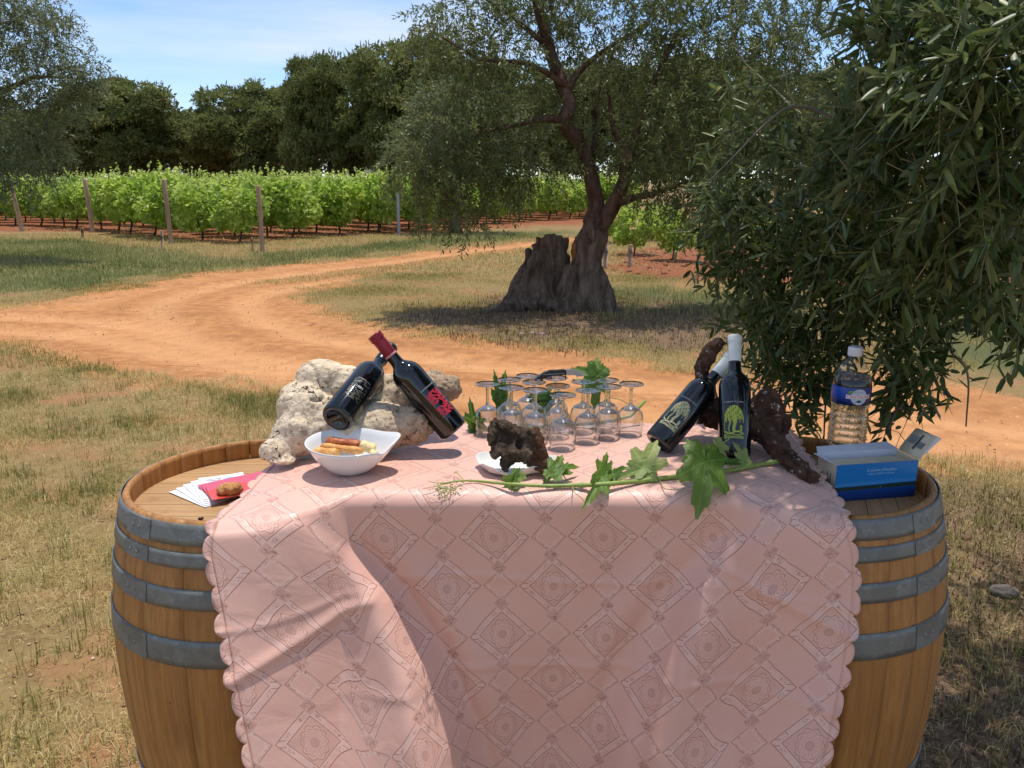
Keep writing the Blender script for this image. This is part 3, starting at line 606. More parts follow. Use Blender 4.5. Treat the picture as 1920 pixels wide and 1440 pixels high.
# ================================================================== THINGS ON THE TABLE
def place(o, loc, zaxis=None, spin=0.0):
    o.location = Vector(loc)
    if zaxis is not None:
        q = Vector(zaxis).normalized().to_track_quat('Z', 'Y'); o.rotation_mode = 'QUATERNION'; o.rotation_quaternion = q @ Quaternion((0, 0, 1), spin)
    return o
def raster(fn, x0, x1, z0, z1, cell, rad, phi=0.0, lift=.0004):      # flat print laid on a cylinder of radius rad (or flat if rad is None)
    nx_, nz_ = int(round((x1-x0)/cell)), int(round((z1-z0)/cell)); xs = np.linspace(x0, x1, nx_+1); zs = np.linspace(z0, z1, nz_+1)
    cx, cz = np.meshgrid((xs[1:]+xs[:-1])/2, (zs[1:]+zs[:-1])/2); mk = fn(cx, cz).astype(bool)
    A, B = np.meshgrid(xs, zs)
    if rad is None: V = np.stack([A, np.full_like(A, -lift), B], -1).reshape(-1, 3)
    else: a = A/rad+phi; rr = rad+lift; V = np.stack([rr*np.sin(a), -rr*np.cos(a), B], -1).reshape(-1, 3)
    i_ = np.arange(A.size).reshape(A.shape); F_ = np.stack([i_[:-1, :-1][mk], i_[:-1, 1:][mk], i_[1:, 1:][mk], i_[1:, :-1][mk]], -1)
    u = np.zeros(A.size, int); u[F_.ravel()] = 1; r_ = np.cumsum(u)-1
    return mesh_np('print', V[u > 0], r_[F_])
def text_mesh(s, size, rad=None, phi=0.0, x=0.0, z=0.0, lift=.0006, width=None, shear=0.0, align='CENTER'):
    c = bpy.data.curves.new('t', 'FONT'); c.body = s; c.size = size; c.align_x = align; c.resolution_u = 2; c.shear = shear
    o = bpy.data.objects.new('t', c); COL.objects.link(o); m = bpy.data.meshes.new_from_object(o.evaluated_get(bpy.context.evaluated_depsgraph_get()))
    bpy.data.objects.remove(o); n = len(m.vertices); m.materials.clear(); co = np.empty(n*3, 'f'); m.vertices.foreach_get('co', co); co = co.reshape(-1, 3)
    if width and n: co[:, 0] *= width/max(1e-6, np.ptp(co[:, 0]))
    X, Z = co[:, 0]+x, co[:, 1]+z
    if rad is None: V = np.stack([X, np.full(n, -lift), Z], 1)
    else: a = X/rad+phi; V = np.stack([(rad+lift)*np.sin(a), -(rad+lift)*np.cos(a), Z], 1)
    m.vertices.foreach_set('co', V.astype('f').ravel()); m.update(); return m
# ---------------- materials
GLASSD = plain('dark_bottle_glass', (.0035, .0045, .006), .07, .2, 3, Specular_IOR_Level=.6, Coat_Weight=.3)
FOILR = plain('red_foil', (.24, .018, .032), .32, .15, 40, Metallic=.35); FOILW = plain('white_foil', (.72, .76, .72), .4, .05, 40)
FOILK = plain('black_foil', (.012, .012, .016), .3, .2, 40)
INKW = plain('white_ink', (.62, .62, .60), .6, .05); INKG = plain('lime_ink', (.36, .44, .05), .55, .35, 160); INKP = plain('pale_gold_ink', (.38, .38, .20), .5, .35, 160)
INKR = plain('crimson_ink', (.42, .018, .04), .5, .45, 170); INKO = plain('olive_ink', (.032, .034, .02), .5, .5, 160)
PORC = plain('white_porcelain', (.82, .82, .81), .12, .02, 8, Coat_Weight=.4)
def thin_glass(name, tint, mixf, ior=1.45, rough=0.0):
    k = M(name); a = k.n('BsdfTransparent'); a.inputs[0].default_value = tint+(1,); b = k.n('BsdfGlass'); b.inputs['IOR'].default_value = ior; b.inputs['Roughness'].default_value = rough; b.inputs[0].default_value = tint+(1,)
    s = k.n('MixShader'); s.inputs[0].default_value = mixf; k.l(a.outputs[0], s.inputs[1]); k.l(b.outputs[0], s.inputs[2]); return k.end(s.outputs[0])
def shell_glass(name, tint, boost=1.0):
    k = M(name); a = k.n('BsdfTransparent'); a.inputs[0].default_value = tint+(1,); b = k.n('BsdfGlossy'); b.inputs['Roughness'].default_value = .03
    lw_ = k.n('LayerWeight'); lw_.inputs[0].default_value = .5; f = k.math('ADD', .045, k.math('MULTIPLY', k.math('POWER', lw_.outputs['Facing'], 4.0), .75)); s = k.n('MixShader'); k.l(k.math('MULTIPLY', f, boost, clamp=True), s.inputs[0]); k.l(a.outputs[0], s.inputs[1]); k.l(b.outputs[0], s.inputs[2]); return k.end(s.outputs[0])
WGLASS = shell_glass('wine_glass', (.985, .992, .99), 2.1); SGLASS = thin_glass('stem_glass', (.98, .99, .985), .75); PET = shell_glass('clear_plastic', (.96, .98, .985), 1.3); WATER = thin_glass('water', (.985, .99, .99), .8, 1.33)
# ---------------- wine bottles
BP = [(.0001, .016), (.012, .014), (.022, .005), (.027, .001), (.033, .0005), (.0365, .004), (.038, .009), (.038, .168), (.0372, .178), (.0345, .188), (.029, .197), (.022, .2045), (.017, .210), (.0152, .217), (.0148, .24), (.0148, .2415), (.0145, .2915), (.0145, .292), (.0165, .2925), (.0165, .299), (.013, .3005), (.0001, .3005)]
CP = [(.0152, .2358), (.0158, .236), (.0160, .2366), (.0159, .26), (.0158, .284), (.0158, .2855), (.0176, .2862), (.0178, .287), (.0178, .2995), (.0176, .3008), (.0165, .3022), (.0160, .3025), (.0001, .3028)]
bv, bf = lathe(BP, 56); bottle_me = mesh('bottle_body', bv, bf); cv, cf = lathe(CP, 40); cap_me = mesh('foil', cv, cf)
def emblem(x, z):                                                     # three trees under a ragged crown of leaves, standing on waves
    r1 = np.random.RandomState(5); top = (x/.0165)**2+((z-.030)/.0245)**2 < 1; drip = z > .029+.0055*np.sin(x*1100)+.004*np.sin(x*2300+1)
    holes = (np.sin(x*900+2)*np.sin(z*700+x*300) > .72)
    crown = top & (z > .026) & drip & ~holes; trunks = np.zeros_like(top)
    for c_, w_ in ((-.0068, .0011), (.0003, .0013), (.0026, .0009)): trunks |= (np.abs(x-c_-.001*np.sin(z*300)) < w_+.0012*np.clip((z-.026)/.01, 0, 1)) & (z > .010) & (z < .034)
    blk = (np.abs(x-.0115) < .0018) & (z > .011) & (z < .021); left = (np.abs(x+.0155) < .0006) & (z > .010) & (z < .028)
    wave = (np.abs(x) < .0165) & (np.abs(z-.0095-.0016*np.sin(x*260)) < .0012); w2 = (np.abs(x) < .0165) & (np.abs(z-.0062+.001*np.sin(x*300)) < .0008)
    low = (np.abs(x) < .0165) & (z < .0042) & (z > -.001) & (np.sin(z*3000+x*120) > -.2)
    return crown | trunks | blk | left | wave | w2 | low
def ragged(x, z):
    m = (np.abs(x) < .0145) & (z > 0) & (z < .047); n_ = np.sin(x*520+np.sin(z*330)*2)*np.sin(z*420+x*200); return m & (n_ > -.42) & ~((np.abs(z-.022) < .003) & (x < .004))
def patchy_olive(x, z):
    m = (np.abs(x) < .016) & (z > 0) & (z < .05); n_ = np.sin(x*480+np.sin(z*330)*2)*np.sin(z*400+x*150); return m & (n_ > -.1) & ~((z > .027) & (z < .041) & (np.abs(x) < .012))
def wine_bottle(label, P0, P1, phi, foil, kind):
    root = empty('wine_bottle'); ax = Vector(P1)-Vector(P0); place(root, P0, ax)
    # turn the printed side towards phi: angle measured from the camera-facing direction
    M3 = root.rotation_quaternion.to_matrix(); toc = M3.transposed() @ (Vector((0, 0, CAMH))-Vector(P0)); a0 = math.atan2(toc.x, -toc.y)
    link('bottle_body', bottle_me, GLASSD, root); c = link('foil_capsule', cap_me.copy(), foil, root)
    if foil is FOILR:
        v_, f_ = lathe([(.0160, .2365), (.0162, .237), (.0162, .241), (.0160, .2415)], 40); link('capsule_band', mesh('capsule_band', v_, f_), plain('pink_band', (.55, .25, .27), .4), c)
    a = a0+phi
    if kind == 'lime':
        link('label_print', raster(lambda x, z: emblem(x/1.45, z/1.45), -.026, .026, -.002, .082, .0008, .038, a), INKG, root).location = (0, 0, .040); link('label_text', text_mesh('DOMAINE DE LAZINI', .0042,   .038, a, 0, .126, width=.046), INKW, root)
    elif kind == 'gold':
        link('label_print', raster(lambda x, z: emblem(x/1.45, z/1.45), -.026, .026, -.002, .082, .0008, .038, a), INKP, root).location = (0, 0, .040); link('label_text', text_mesh('DOMAINE DE LAZINI', .0042,   .038, a, 0, .126, width=.046), INKW, root)
    elif kind == 'red':
        link('label_print', raster(lambda x, z: ragged(x/1.45, z/1.45), -.024, .024, 0, .07, .0008, .038, a), INKR, root).location = (0, 0, .046); link('label_text', text_mesh('DOMAINE DE LAZINI', .0042,   .038, a, 0, .126, width=.046), INKW, root)
    else:
        link('label_print', raster(lambda x, z: patchy_olive(x/1.35, z/1.35), -.024, .024, 0, .07, .0008, .038, a), INKO, root).location = (0, 0, .046); link('label_text', text_mesh('DOMAINE DE LAZINI', .0042, .038, a, 0, .116, width=.034), INKW, root)
        link('label_number', text_mesh('1881', .0105, .038, a, 0, .086), INKW, root)
    return tag(root, label, 'bottle', 'wine bottles on display')
def lean(base_px, Yb, top_px, L=.30, far=True):                       # second end of a rigid length seen at top_px
    p0 = at(*base_px, Yb); best = None
    for Y in np.linspace(Yb-.02, Yb+.30, 2000) if far else np.linspace(Yb+.02, Yb-.30, 2000):
        e = abs(np.linalg.norm(at(*top_px, Y)-p0)-L)
        if best is None or e < best[0]: best = (e, Y)
        elif best[0] < .002 and e > best[0]+.004: break
    return p0, at(*top_px, best[1])
A0, A1 = lean((630, 786), 1.83, (733, 652)); B0, B1 = lean((851, 808), 1.93, (702, 628)); C0, C1 = lean((1233, 833), 1.925, (1372, 668)); D0, D1 = lean((1377, 858), 1.862, (1378, 632))
wine_bottle('dark wine bottle with black foil lying on driftwood, its base towards the viewer', A0, A1, -.05, FOILK, 'olive')
wine_bottle('dark wine bottle with red foil capsule and crimson label leaning on driftwood', B0, B1, .55, FOILR, 'red')
wine_bottle('dark wine bottle with pale gold tree label leaning behind the upright one', C0, C1, -.30, FOILW, 'gold')
wine_bottle('upright dark wine bottle with white foil and lime green tree label', D0, D1, -.05, FOILW, 'lime')
# ---------------- driftwood and vine wood
def blob(cx, cy, rx, ry, Y, rd): p = at(cx, cy, Y); s = pxm(Y, p[2]); return ball(p, rx*s, rd, ry*s, 14)
def chain(pts, n=14, k=10):                                           # (u, v, r_px, Y)
    P = []; 
    for u, v, r, Y in pts: p = at(u, v, Y); P.append((p[0], p[1], p[2], r*pxm(Y, p[2])))
    S = smooth_path(P, n) if len(P) > 2 else np.array([np.array(P[0])*(1-t)+np.array(P[1])*t for t in np.linspace(0, 1, n)])
    return tube(S[:, :3], list(np.maximum(S[:, 3], .003)), k)
def nz(p, s, o=0): return noise.noise(p*s+Vector((o, o*2, -o)))
dw = [blob(522, 842, 40, 26, 1.86, .045), blob(560, 812, 55, 46, 1.89, .055), blob(575, 770, 62, 50, 1.93, .06), blob(602, 712, 46, 40, 1.99, .05), blob(556, 745, 34, 30, 1.96, .04), blob(650, 730, 60, 42, 2.0, .06), blob(640, 800, 80, 52, 1.92, .07),
      blob(705, 800, 80, 48, 1.93, .07), blob(775, 795, 42, 42, 1.93, .05), blob(735, 745, 70, 45, 2.02, .06), blob(800, 730, 50, 30, 2.06, .05), blob(846, 728, 20, 24, 2.07, .035), blob(810, 715, 26, 22, 2.09, .03), blob(500, 850, 18, 16, 1.85, .03), blob(530, 862, 32, 10, 1.83, .03)]
hole = at(606, 679, 1.955)
def dwd(p, n):
    d = .010*nz(p, 9)+.0035*nz(Vector((p.x*20, p.y*40, p.z*40)), 1, 3)+.0016*nz(p, 110, 7)
    rough = max(.0, min(1., (p.x+.33)/.10)); lip = math.exp(-((p.z-.985)/.02)**2); c = noise.noise(p*105+Vector((4, 1, 2))); c2 = noise.noise(p*48+Vector((1, 7, 3)))
    d -= max(rough*.6, lip)*(max(0, c-.12)*.016+max(0, c2-.26)*.022)
    d -= .004*max(0, noise.noise(p*30+Vector((9, 2, 5)))-.25)*6*.5; d -= .006*max(0, 1-abs(nz(p, 8, 9))/.035)
    h = (p-Vector(hole)).length; d -= .02*math.exp(-(h/.009)**2)
    return d
k = M('driftwood'); v = k.obj(); n1 = k.noise(v, 6, 5, .6); n2 = k.noise(v, 45, 5, .65); n3 = k.noise(k.map(v, (1, 1, 1)), 120, 3)
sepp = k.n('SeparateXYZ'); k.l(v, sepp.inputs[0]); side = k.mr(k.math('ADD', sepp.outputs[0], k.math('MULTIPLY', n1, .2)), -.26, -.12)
c = k.mix(k.mr(n2, .35, .65), (.64, .50, .34), (.80, .66, .48)); c = k.mix(side, c, k.mix(k.mr(n2, .35, .65), (.27, .185, .115), (.47, .35, .235)))  # browner towards the right: shade beneath the bottles put into the wood colour
crk = k.math('LESS_THAN', k.math('ABSOLUTE', k.math('SUBTRACT', k.noise(k.map(v, (.7, 1, 1.3)), 15, 3, .6), .5)), .007); c = k.mix(k.math('MULTIPLY', crk, k.math('GREATER_THAN', n1, .55)), c, (.06, .04, .025))
c = k.mix(k.mr(k.noise(v, 11, 5, .7), .54, .74, 0, .3), c, (.42, .31, .19)); pit = k.mr(k.noise(v, 62, 5, .75), .57, .66); c = k.mix(k.math('MULTIPLY', pit, k.math('ADD', .08, k.math('MULTIPLY', side, .6))), c, (.07, .045, .028))
k.bsdf(c, .85, k.bump(k.math('ADD', k.math('SUBTRACT', n2, pit), k.math('MULTIPLY', n3, .6)), .8, .006), Specular_IOR_Level=.2); DW = k.m
me = fuse('driftwood', dw, .0042, dwd, 26); tag(link('driftwood', me, DW), 'bleached pale driftwood block propping the two left bottles', 'driftwood')
vw = [chain([(1343, 645, 14, 2.07), (1325, 672, 15, 2.07), (1318, 705, 16, 2.07), (1335, 755, 20, 2.05), (1400, 800, 24, 1.98)]), chain([(1338, 642, 18, 2.07), (1345, 652, 16, 2.07)], 4), chain([(1268, 795, 11, 2.03), (1288, 765, 15, 2.05), (1320, 780, 20, 2.03), (1400, 790, 26, 1.97)]),
      chain([(1395, 800, 28, 1.95), (1420, 765, 20, 1.97), (1438, 737, 14, 1.98), (1452, 752, 15, 1.98), (1455, 790, 24, 1.96), (1470, 812, 16, 1.95)]), chain([(1400, 790, 26, 1.94), (1432, 805, 24, 1.92), (1462, 842, 21, 1.85), (1500, 876, 17, 1.78), (1530, 903, 15, 1.735)]), chain([(1405, 800, 26, 1.95), (1440, 800, 26, 1.94), (1464, 800, 22, 1.93)], 8)]
def vwd(p, n): return .008*nz(p, 20)+.006*nz(Vector((p.x*60, p.y*60, p.z*30)), 1, 2)+.0035*nz(p, 120, 5)-.009*max(0, 1-abs(nz(p, 17, 4))/.08)
k = M('vine_bark'); v = k.obj(); n1 = k.noise(v, 18, 5, .65); n2 = k.noise(v, 90, 4, .7); c = k.ramp(n1, [(.3, (.028, .014, .009)), (.52, (.085, .044, .028)), (.75, (.15, .09, .062))])
c = k.mix(k.math('MULTIPLY', k.mr(k.noise(v, 48, 4, .7), .61, .66), .85), c, (.50, .45, .39)); k.bsdf(c, .9, k.bump(k.math('ADD', n1, n2), .7, .006), Specular_IOR_Level=.2); VB = k.m
tag(link('vine_stock', fuse('vine_stock', vw, .0042, vwd, 1), VB), 'gnarled dark brown vine stock behind the two right bottles', 'vine wood')
# ---------------- bark on a white dish
bo_px = [(921, 790), (928, 781), (937, 789), (948, 786), (962, 795), (984, 803), (1002, 806), (1012, 822), (1020, 845), (1032, 868), (1038, 884), (1026, 888), (1010, 884), (996, 874), (984, 864), (970, 864), (957, 872), (948, 884), (939, 880), (937, 866), (944, 856), (932, 852), (922, 860), (916, 850), (924, 838), (919, 815)]
def bark_slab():                                                      # outline seen from the front, given its real thickness and a hollowed face
    P = [at(u, v, 1.785-.00045*(v-830)) for u, v in bo_px]; n = len(P); cx_ = np.mean(P, 0); v_ = [tuple(q+np.array([0, dy, 0])*(1 if sc_ < 1 else .6)+(cx_-q)*(1-sc_)) for dy, sc_ in ((-.020, .82), (-.008, 1.0), (.012, 1.0), (.024, .84)) for q in P]
    f_ = [tuple(range(n)), tuple(reversed(range(3*n, 4*n)))]+[(l*n+q, (l+1)*n+q, (l+1)*n+(q+1) % n, l*n+(q+1) % n) for l in range(3) for q in range(n)]; return v_, f_
hol = Vector(at(955, 822, 1.765)); hol2 = Vector(at(973, 834, 1.765))
bk = [bark_slab(), chain([(996, 806, 13, 1.785), (1010, 835, 13, 1.768), (1026, 878, 10, 1.752)]), chain([(944, 858, 10, 1.757), (966, 850, 12, 1.755), (996, 856, 11, 1.755)]), chain([(928, 790, 8, 1.785), (924, 822, 11, 1.775), (935, 850, 9, 1.768)])]
def bkd(p, n): return .004*nz(p, 30)+.004*nz(Vector((p.x*90+p.z*40, p.y*50, p.z*30-p.x*30)), 1, 2)+.0026*nz(p, 170, 5)-.005*max(0, 1-abs(nz(p, 36, 4))/.09)-.020*math.exp(-((p.x-hol.x)/.022)**2-((p.z-hol.z)/.016)**2)*(1 if n.y < 0 else 0)-.022*math.exp(-((p-hol2).length/.008)**2)
k = M('rough_bark'); v = k.obj(); n1 = k.noise(v, 40, 5, .7); n2 = k.noise(v, 150, 4, .7); sepp = k.n('SeparateXYZ'); k.l(v, sepp.inputs[0])
c = k.ramp(n1, [(.3, (.022, .014, .009)), (.5, (.075, .052, .036)), (.72, (.19, .145, .105))]); c = k.mix(k.math('MULTIPLY', k.mr(sepp.outputs[0], .035, .06), k.mr(n2, .4, .6)), c, (.13, .048, .022)); k.bsdf(c, .95, k.bump(k.math('ADD', n1, n2), .9, .006), Specular_IOR_Level=.1); RBK = k.m
bm_ = fuse('bark_piece', bk, .0032, bkd, 1); zmin = min(q.co.z for q in bm_.vertices); bo_ = link('bark_piece', bm_, RBK); bo_.location.z = (ZT+.007)-zmin-.002; tag(bo_, 'arched piece of rough brown bark standing on a white dish', 'bark')
def dish():
    v = []; f = []; n = 64; prof = [(0, .003), (.035, .003), (.05, .004), (.062, .009), (.071, .019), (.0735, .0225), (.0725, .0215), (.063, .0065), (.05, .0012), (.0, .001)]
    for r, z in prof:
        for q in range(n):
            a = 2*math.pi*q/n; s = 1+.05*math.sin(3*a+.6)+.035*math.sin(7*a)+.02*math.sin(11*a+2); v.append((r*s*math.cos(a)*1.22, r*s*1.0*math.sin(a), z*(1+.28*math.sin(5*a+1)*min(1, r/.07))))
    for i in range(len(prof)-1):
        for q in range(n): q1 = (q+1) % n; f.append((i*n+q, i*n+q1, (i+1)*n+q1, (i+1)*n+q))
    return mesh('dish', v, f)
p = on(966, 880, ZT); tag(link('dish', dish(), plain('white_dish', (.80, .80, .76), .3, .03, 10)), 'white wavy edged dish under the bark', 'dish').location = (p[0], p[1], ZT+.001)
# ---------------- bowl with pastries
def bowl():
    n = 96; v = []; f = []
    def rim(a):                                                       # radius scale and height round the lip: a high spout to the right, a notch before it
        tip = math.exp(-((a-.10)/.42)**2); notch = math.exp(-((a+.62)/.20)**2); return 1+.20*tip-.02*notch, .072+.012*tip-.010*notch+.008*math.cos(a-1.9)
    prof = [(.0, .0), (.28, .0), (.34, .001), (.36, .008), (.50, .13), (.70, .38), (.86, .66), (.95, .88), (1.0, 1.0), (.985, 1.012), (.965, 1.0), (.90, .84), (.78, .58), (.60, .30), (.40, .13), (0, .10)]
    for q in range(n): pass
    for r, t in prof:
        for q in range(n):
            a = -math.pi+2*math.pi*q/n; s, h = rim(a); e = min(1, max(0, (r-.36)/.64)); rr = .098*r*(1+(s-1)*e); v.append((rr*math.cos(a), rr*.84*math.sin(a), (h*t if t > .009 else h*t)))
    for i in range(len(prof)-1):
        for q in range(n): q1 = (q+1) % n; f.append((i*n+q, i*n+q1, (i+1)*n+q1, (i+1)*n+q))
    return mesh('bowl', v, f)
p = on(655, 889, ZT); BO = (p[0], p[1]+.012, ZT+.0015); bw = link('bowl', bowl(), PORC); bw.location = BO; bw.rotation_euler = (0, 0, .12); tag(bw, 'white porcelain bowl with a pouring lip holding fried rolls', 'bowl')
k = M('fried_crust'); v = k.obj(); n1 = k.noise(v, 55, 5, .7); c = k.ramp(n1, [(.3, (.20, .035, .008)), (.55, (.42, .10, .018)), (.75, (.58, .22, .05))]); k.bsdf(c, .5, k.bump(n1, .5, .004)); CRUST = k.m
k = M('golden_pastry'); v = k.obj(); n1 = k.noise(v, 45, 5, .7); c = k.ramp(n1, [(.3, (.50, .17, .03)), (.5, (.68, .33, .09)), (.75, (.80, .55, .22))]); k.bsdf(c, .5, k.bump(n1, .5, .004)); GOLD = k.m
CHEESE = plain('pale_crumb', (.78, .60, .28), .6, .2, 60, .4)
def roll(label, a, b, r, mat, cat='roll', flat=.8, group='fried rolls in the bowl'):
    a, b = Vector(BO)+Vector(a), Vector(BO)+Vector(b); P = [a.lerp(b, t) for t in np.linspace(0, 1, 12)]; rd = [r*(.75+.25*min(1, 6*t*(1-t)+.3))*(1+.08*math.sin(9*t)) for t in np.linspace(0, 1, 12)]
    v_, f_ = tube(P, rd, 14); m = fuse('roll', [(v_, f_)], .0022, lambda p, n: .0012*nz(p, 160)+.0006*nz(p, 420, 3), 2); return tag(link('fried_roll', m, mat), label, cat, group)
roll('dark orange fried roll at the back of the white bowl', (-.056, .022, .064), (.022, .016, .058), .0125, CRUST); roll('long golden pastry stick in the middle of the bowl', (-.062, .000, .061), (.035, -.026, .058), .0085, GOLD)
roll('short golden brown pastry at the front left of the bowl', (-.074, -.022, .054), (-.018, -.038, .055), .0125, GOLD); roll('brown roll end poking out at the left of the bowl', (-.066, .004, .054), (-.04, .003, .05), .012, CRUST)
roll('pale cheese wedge beside the dark orange roll', (.024, .012, .060), (.058, .004, .052), .0125, CHEESE, 'cheese', group='cheese pieces in the bowl'); roll('small pale crumb piece by the bowl lip', (.05, -.012, .05), (.066, -.018, .046), .009, CHEESE, 'cheese', group='cheese pieces in the bowl')
# ---------------- inverted wine glasses
GH = .135
GPo = [(.0315, 0), (.0322, .004), (.0338, .022), (.0345, .038), (.0335, .050), (.030, .060), (.024, .0675), (.016, .0725), (.0085, .0765), (.0058, .081)]
GPi = [(.0045, .0722), (.0135, .0698), (.0225, .0652), (.0288, .0585), (.0324, .0495), (.0334, .038), (.0327, .022), (.0311, .004), (.0305, 0), (.0315, 0)]
gb_v, gb_f = lathe(GPo[:-1]+[(.0001, .0775)][:0]+[(.0060, .0795), (.0001, .0797)], 48); gi_v, gi_f = lathe([(.0001, .0725)]+GPi, 48); gbowl = mesh('glass_bowl', *join([(gb_v, gb_f), (gi_v, gi_f)]))
st_v, st_f = lathe([(.0001, .0798), (.0058, .080), (.0044, .086), (.0040, .098), (.0040, .115), (.0046, .122), (.0058, .1268), (.0001, .127)], 24); ln_v, ln_f = lathe([(.0001, .0705), (.012, .0690), (.0205, .0655), (.0232, .0663), (.0225, .0677), (.0155, .0720), (.0082, .0760), (.0056, .0792), (.0001, .0793)], 40); gstem = mesh('stem', *join([(st_v, st_f), (ln_v, ln_f)]))
ft_v, ft_f = lathe([(.0001, .1272), (.007, .1274), (.016, .1305), (.028, .1328), (.0318, .1336), (.0324, .1345), (.0318, .1352), (.020, .1347), (.0001, .134)], 48); gfoot = mesh('foot', ft_v, ft_f)
names = {2: 'upturned glass behind the second from the left', 3: 'upturned glass at the back left under the corkscrew tip', 5: 'upturned glass under the left half of the corkscrew', 7: 'upturned glass directly behind the frontmost one', 9: 'upturned glass behind the one right of the frontmost', 10: 'upturned glass at the back right beside the tall vine leaf', 13: 'rearmost upturned glass under the corkscrew middle', 0: 'leftmost upturned wine glass, standing a little apart', 6: 'upturned wine glass nearest the front of the group', 12: 'rightmost upturned wine glass, standing a little apart', 1: 'second upturned glass from the left in the front row', 4: 'upturned glass left of the frontmost one', 8: 'upturned glass right of the frontmost one', 11: 'upturned glass beside the rightmost one'}
feet = [(914, 720), (959, 727), (955, 712), (989, 705), (1004, 732), (1001, 717), (1056, 741), (1046, 724), (1103, 732), (1094, 716), (1138, 713), (1142, 725), (1184, 720), (1042, 709)]
for i, (u, v_) in enumerate(feet):
    p = on(u, v_, ZT+GH); g = empty('wine_glass', (p[0], p[1], ZT+.001), i*.7)
    link('glass_bowl', gbowl, WGLASS, g); link('stem', gstem, SGLASS, g); link('foot', gfoot, WGLASS, g)
    tag(g, names.get(i, 'upturned wine glass crowded in the middle of the group'), 'wine glass', 'upturned wine glasses on the table')
# ---------------- corkscrew lying across the glass feet
zc_ = ZT+GH+.0035; ca, cb = on(1001, 714, zc_), on(1108, 708, zc_)
ck = empty('corkscrew', (ca[0], ca[1], zc_)); ck.rotation_euler = (0, 0, math.atan2(cb[1]-ca[1], cb[0]-ca[0]))
def slab(outline, t0, t1):                                            # outline in (x, z), thickness along y
    n = len(outline); v_ = [(x, t0, z) for x, z in outline]+[(x, t1, z) for x, z in outline]; return v_, [tuple(range(n)), tuple(reversed(range(n, 2*n)))]+[(q, n+q, n+(q+1) % n, (q+1) % n) for q in range(n)]
BLK = plain('black_plastic', (.008, .008, .009), .4, .2); STEEL = plain('steel', (.42, .41, .40), .35, .1, 20, Metallic=.8)
hd = [(0, .001), (.018, -.0005), (.027, .006), (.045, .011), (.083, .012), (.087, .015), (.087, .023), (.083, .0265), (.06, .0255), (.045, .0265), (.028, .0215), (.010, .0105)]
hm = mesh('handle', *slab(hd, -.006, .006)); link('handle', hm, BLK, ck, smooth=False)
link('handle_print', text_mesh('www.oldvineyardwines.com', .0052, None, 0, .052, .0155, lift=.0064, width=.058), INKW, ck)
link('blade_tip', mesh('blade_tip', *slab([(.004, .0025), (.016, .001), (.016, .004), (.008, .0045)], -.0064, .0064)), INKW, ck, smooth=False)
link('lever', mesh('lever', *slab([(.084, .011), (.084, .026), (.105, .0255), (.128, .019), (.134, .013), (.134, .006), (.118, .005), (.112, .010)], -.0035, .0035)), STEEL, ck, smooth=False)
hel = [(.028+.022*t, .0028*math.sin(t*6.28*3.5), .0075+.0042*math.cos(t*6.28*3.5)-.001) for t in np.linspace(0, 1, 60)]; link('screw', mesh('screw', *tube(hel, .0011, 6)), BLK, ck)
link('hinge_pin', mesh('hinge_pin', *tube([(.085, -.005, .012), (.085, -.003, .001)], .0016, 8)), BLK, ck)
tag(ck, 'black and steel corkscrew lying on the feet of the glasses', 'corkscrew')
# ---------------- grape vine shoots
def vine_leaf_mesh(seed, cup=.15, fold=.2):
    r = random.Random(seed); n = 90; ring = []
    lobes = ((0, 1.0, .36), (R(57), .86, .33), (R(-57), .86, .33), (R(112), .66, .36), (R(-112), .66, .36))
    for q in range(n):
        a = -math.pi+2*math.pi*(q+.5)/n; rad = .50
        for c_, h, w_ in lobes:
            d = abs(a-c_); rad = max(rad, h*(1-(d/w_)*.20-(d/w_)**2*.10) if d < w_*1.9 else 0)
        if abs(a) > R(150): rad *= max(.10, (math.pi-abs(a))/R(30))
        rad *= 1+.055*(1 if q % 4 in (0, 1) else -1)*(.6+.4*r.random())
        ring.append((a, rad))
    v = [(0, 0, 0)]; f = []
    for lv in (.35, .7, 1.0):
        for a, rad in ring:
            x, y = rad*lv*math.sin(a), rad*lv*math.cos(a); ve = max(0, math.cos((a)*3.2))*.03*lv
            v.append((x, y, -cup*(x*x+y*y)*.6+fold*abs(x)*.6-ve+.035*math.sin(5*x+3*y+seed)*lv-.12*max(0, y-.5)**2))
    f += [(0, 1+q, 1+(q+1) % n) for q in range(n)]
    for l_ in range(2):
        o1, o2 = 1+l_*n, 1+(l_+1)*n; f += [(o1+q, o2+q, o2+(q+1) % n, o1+(q+1) % n) for q in range(n)]
    return mesh('leaf', v, f)
LEAFM = [vine_leaf_mesh(s, c_, fo) for s, c_, fo in ((1, .2, .15), (2, .1, .45), (3, .4, .1), (4, .0, .7))]
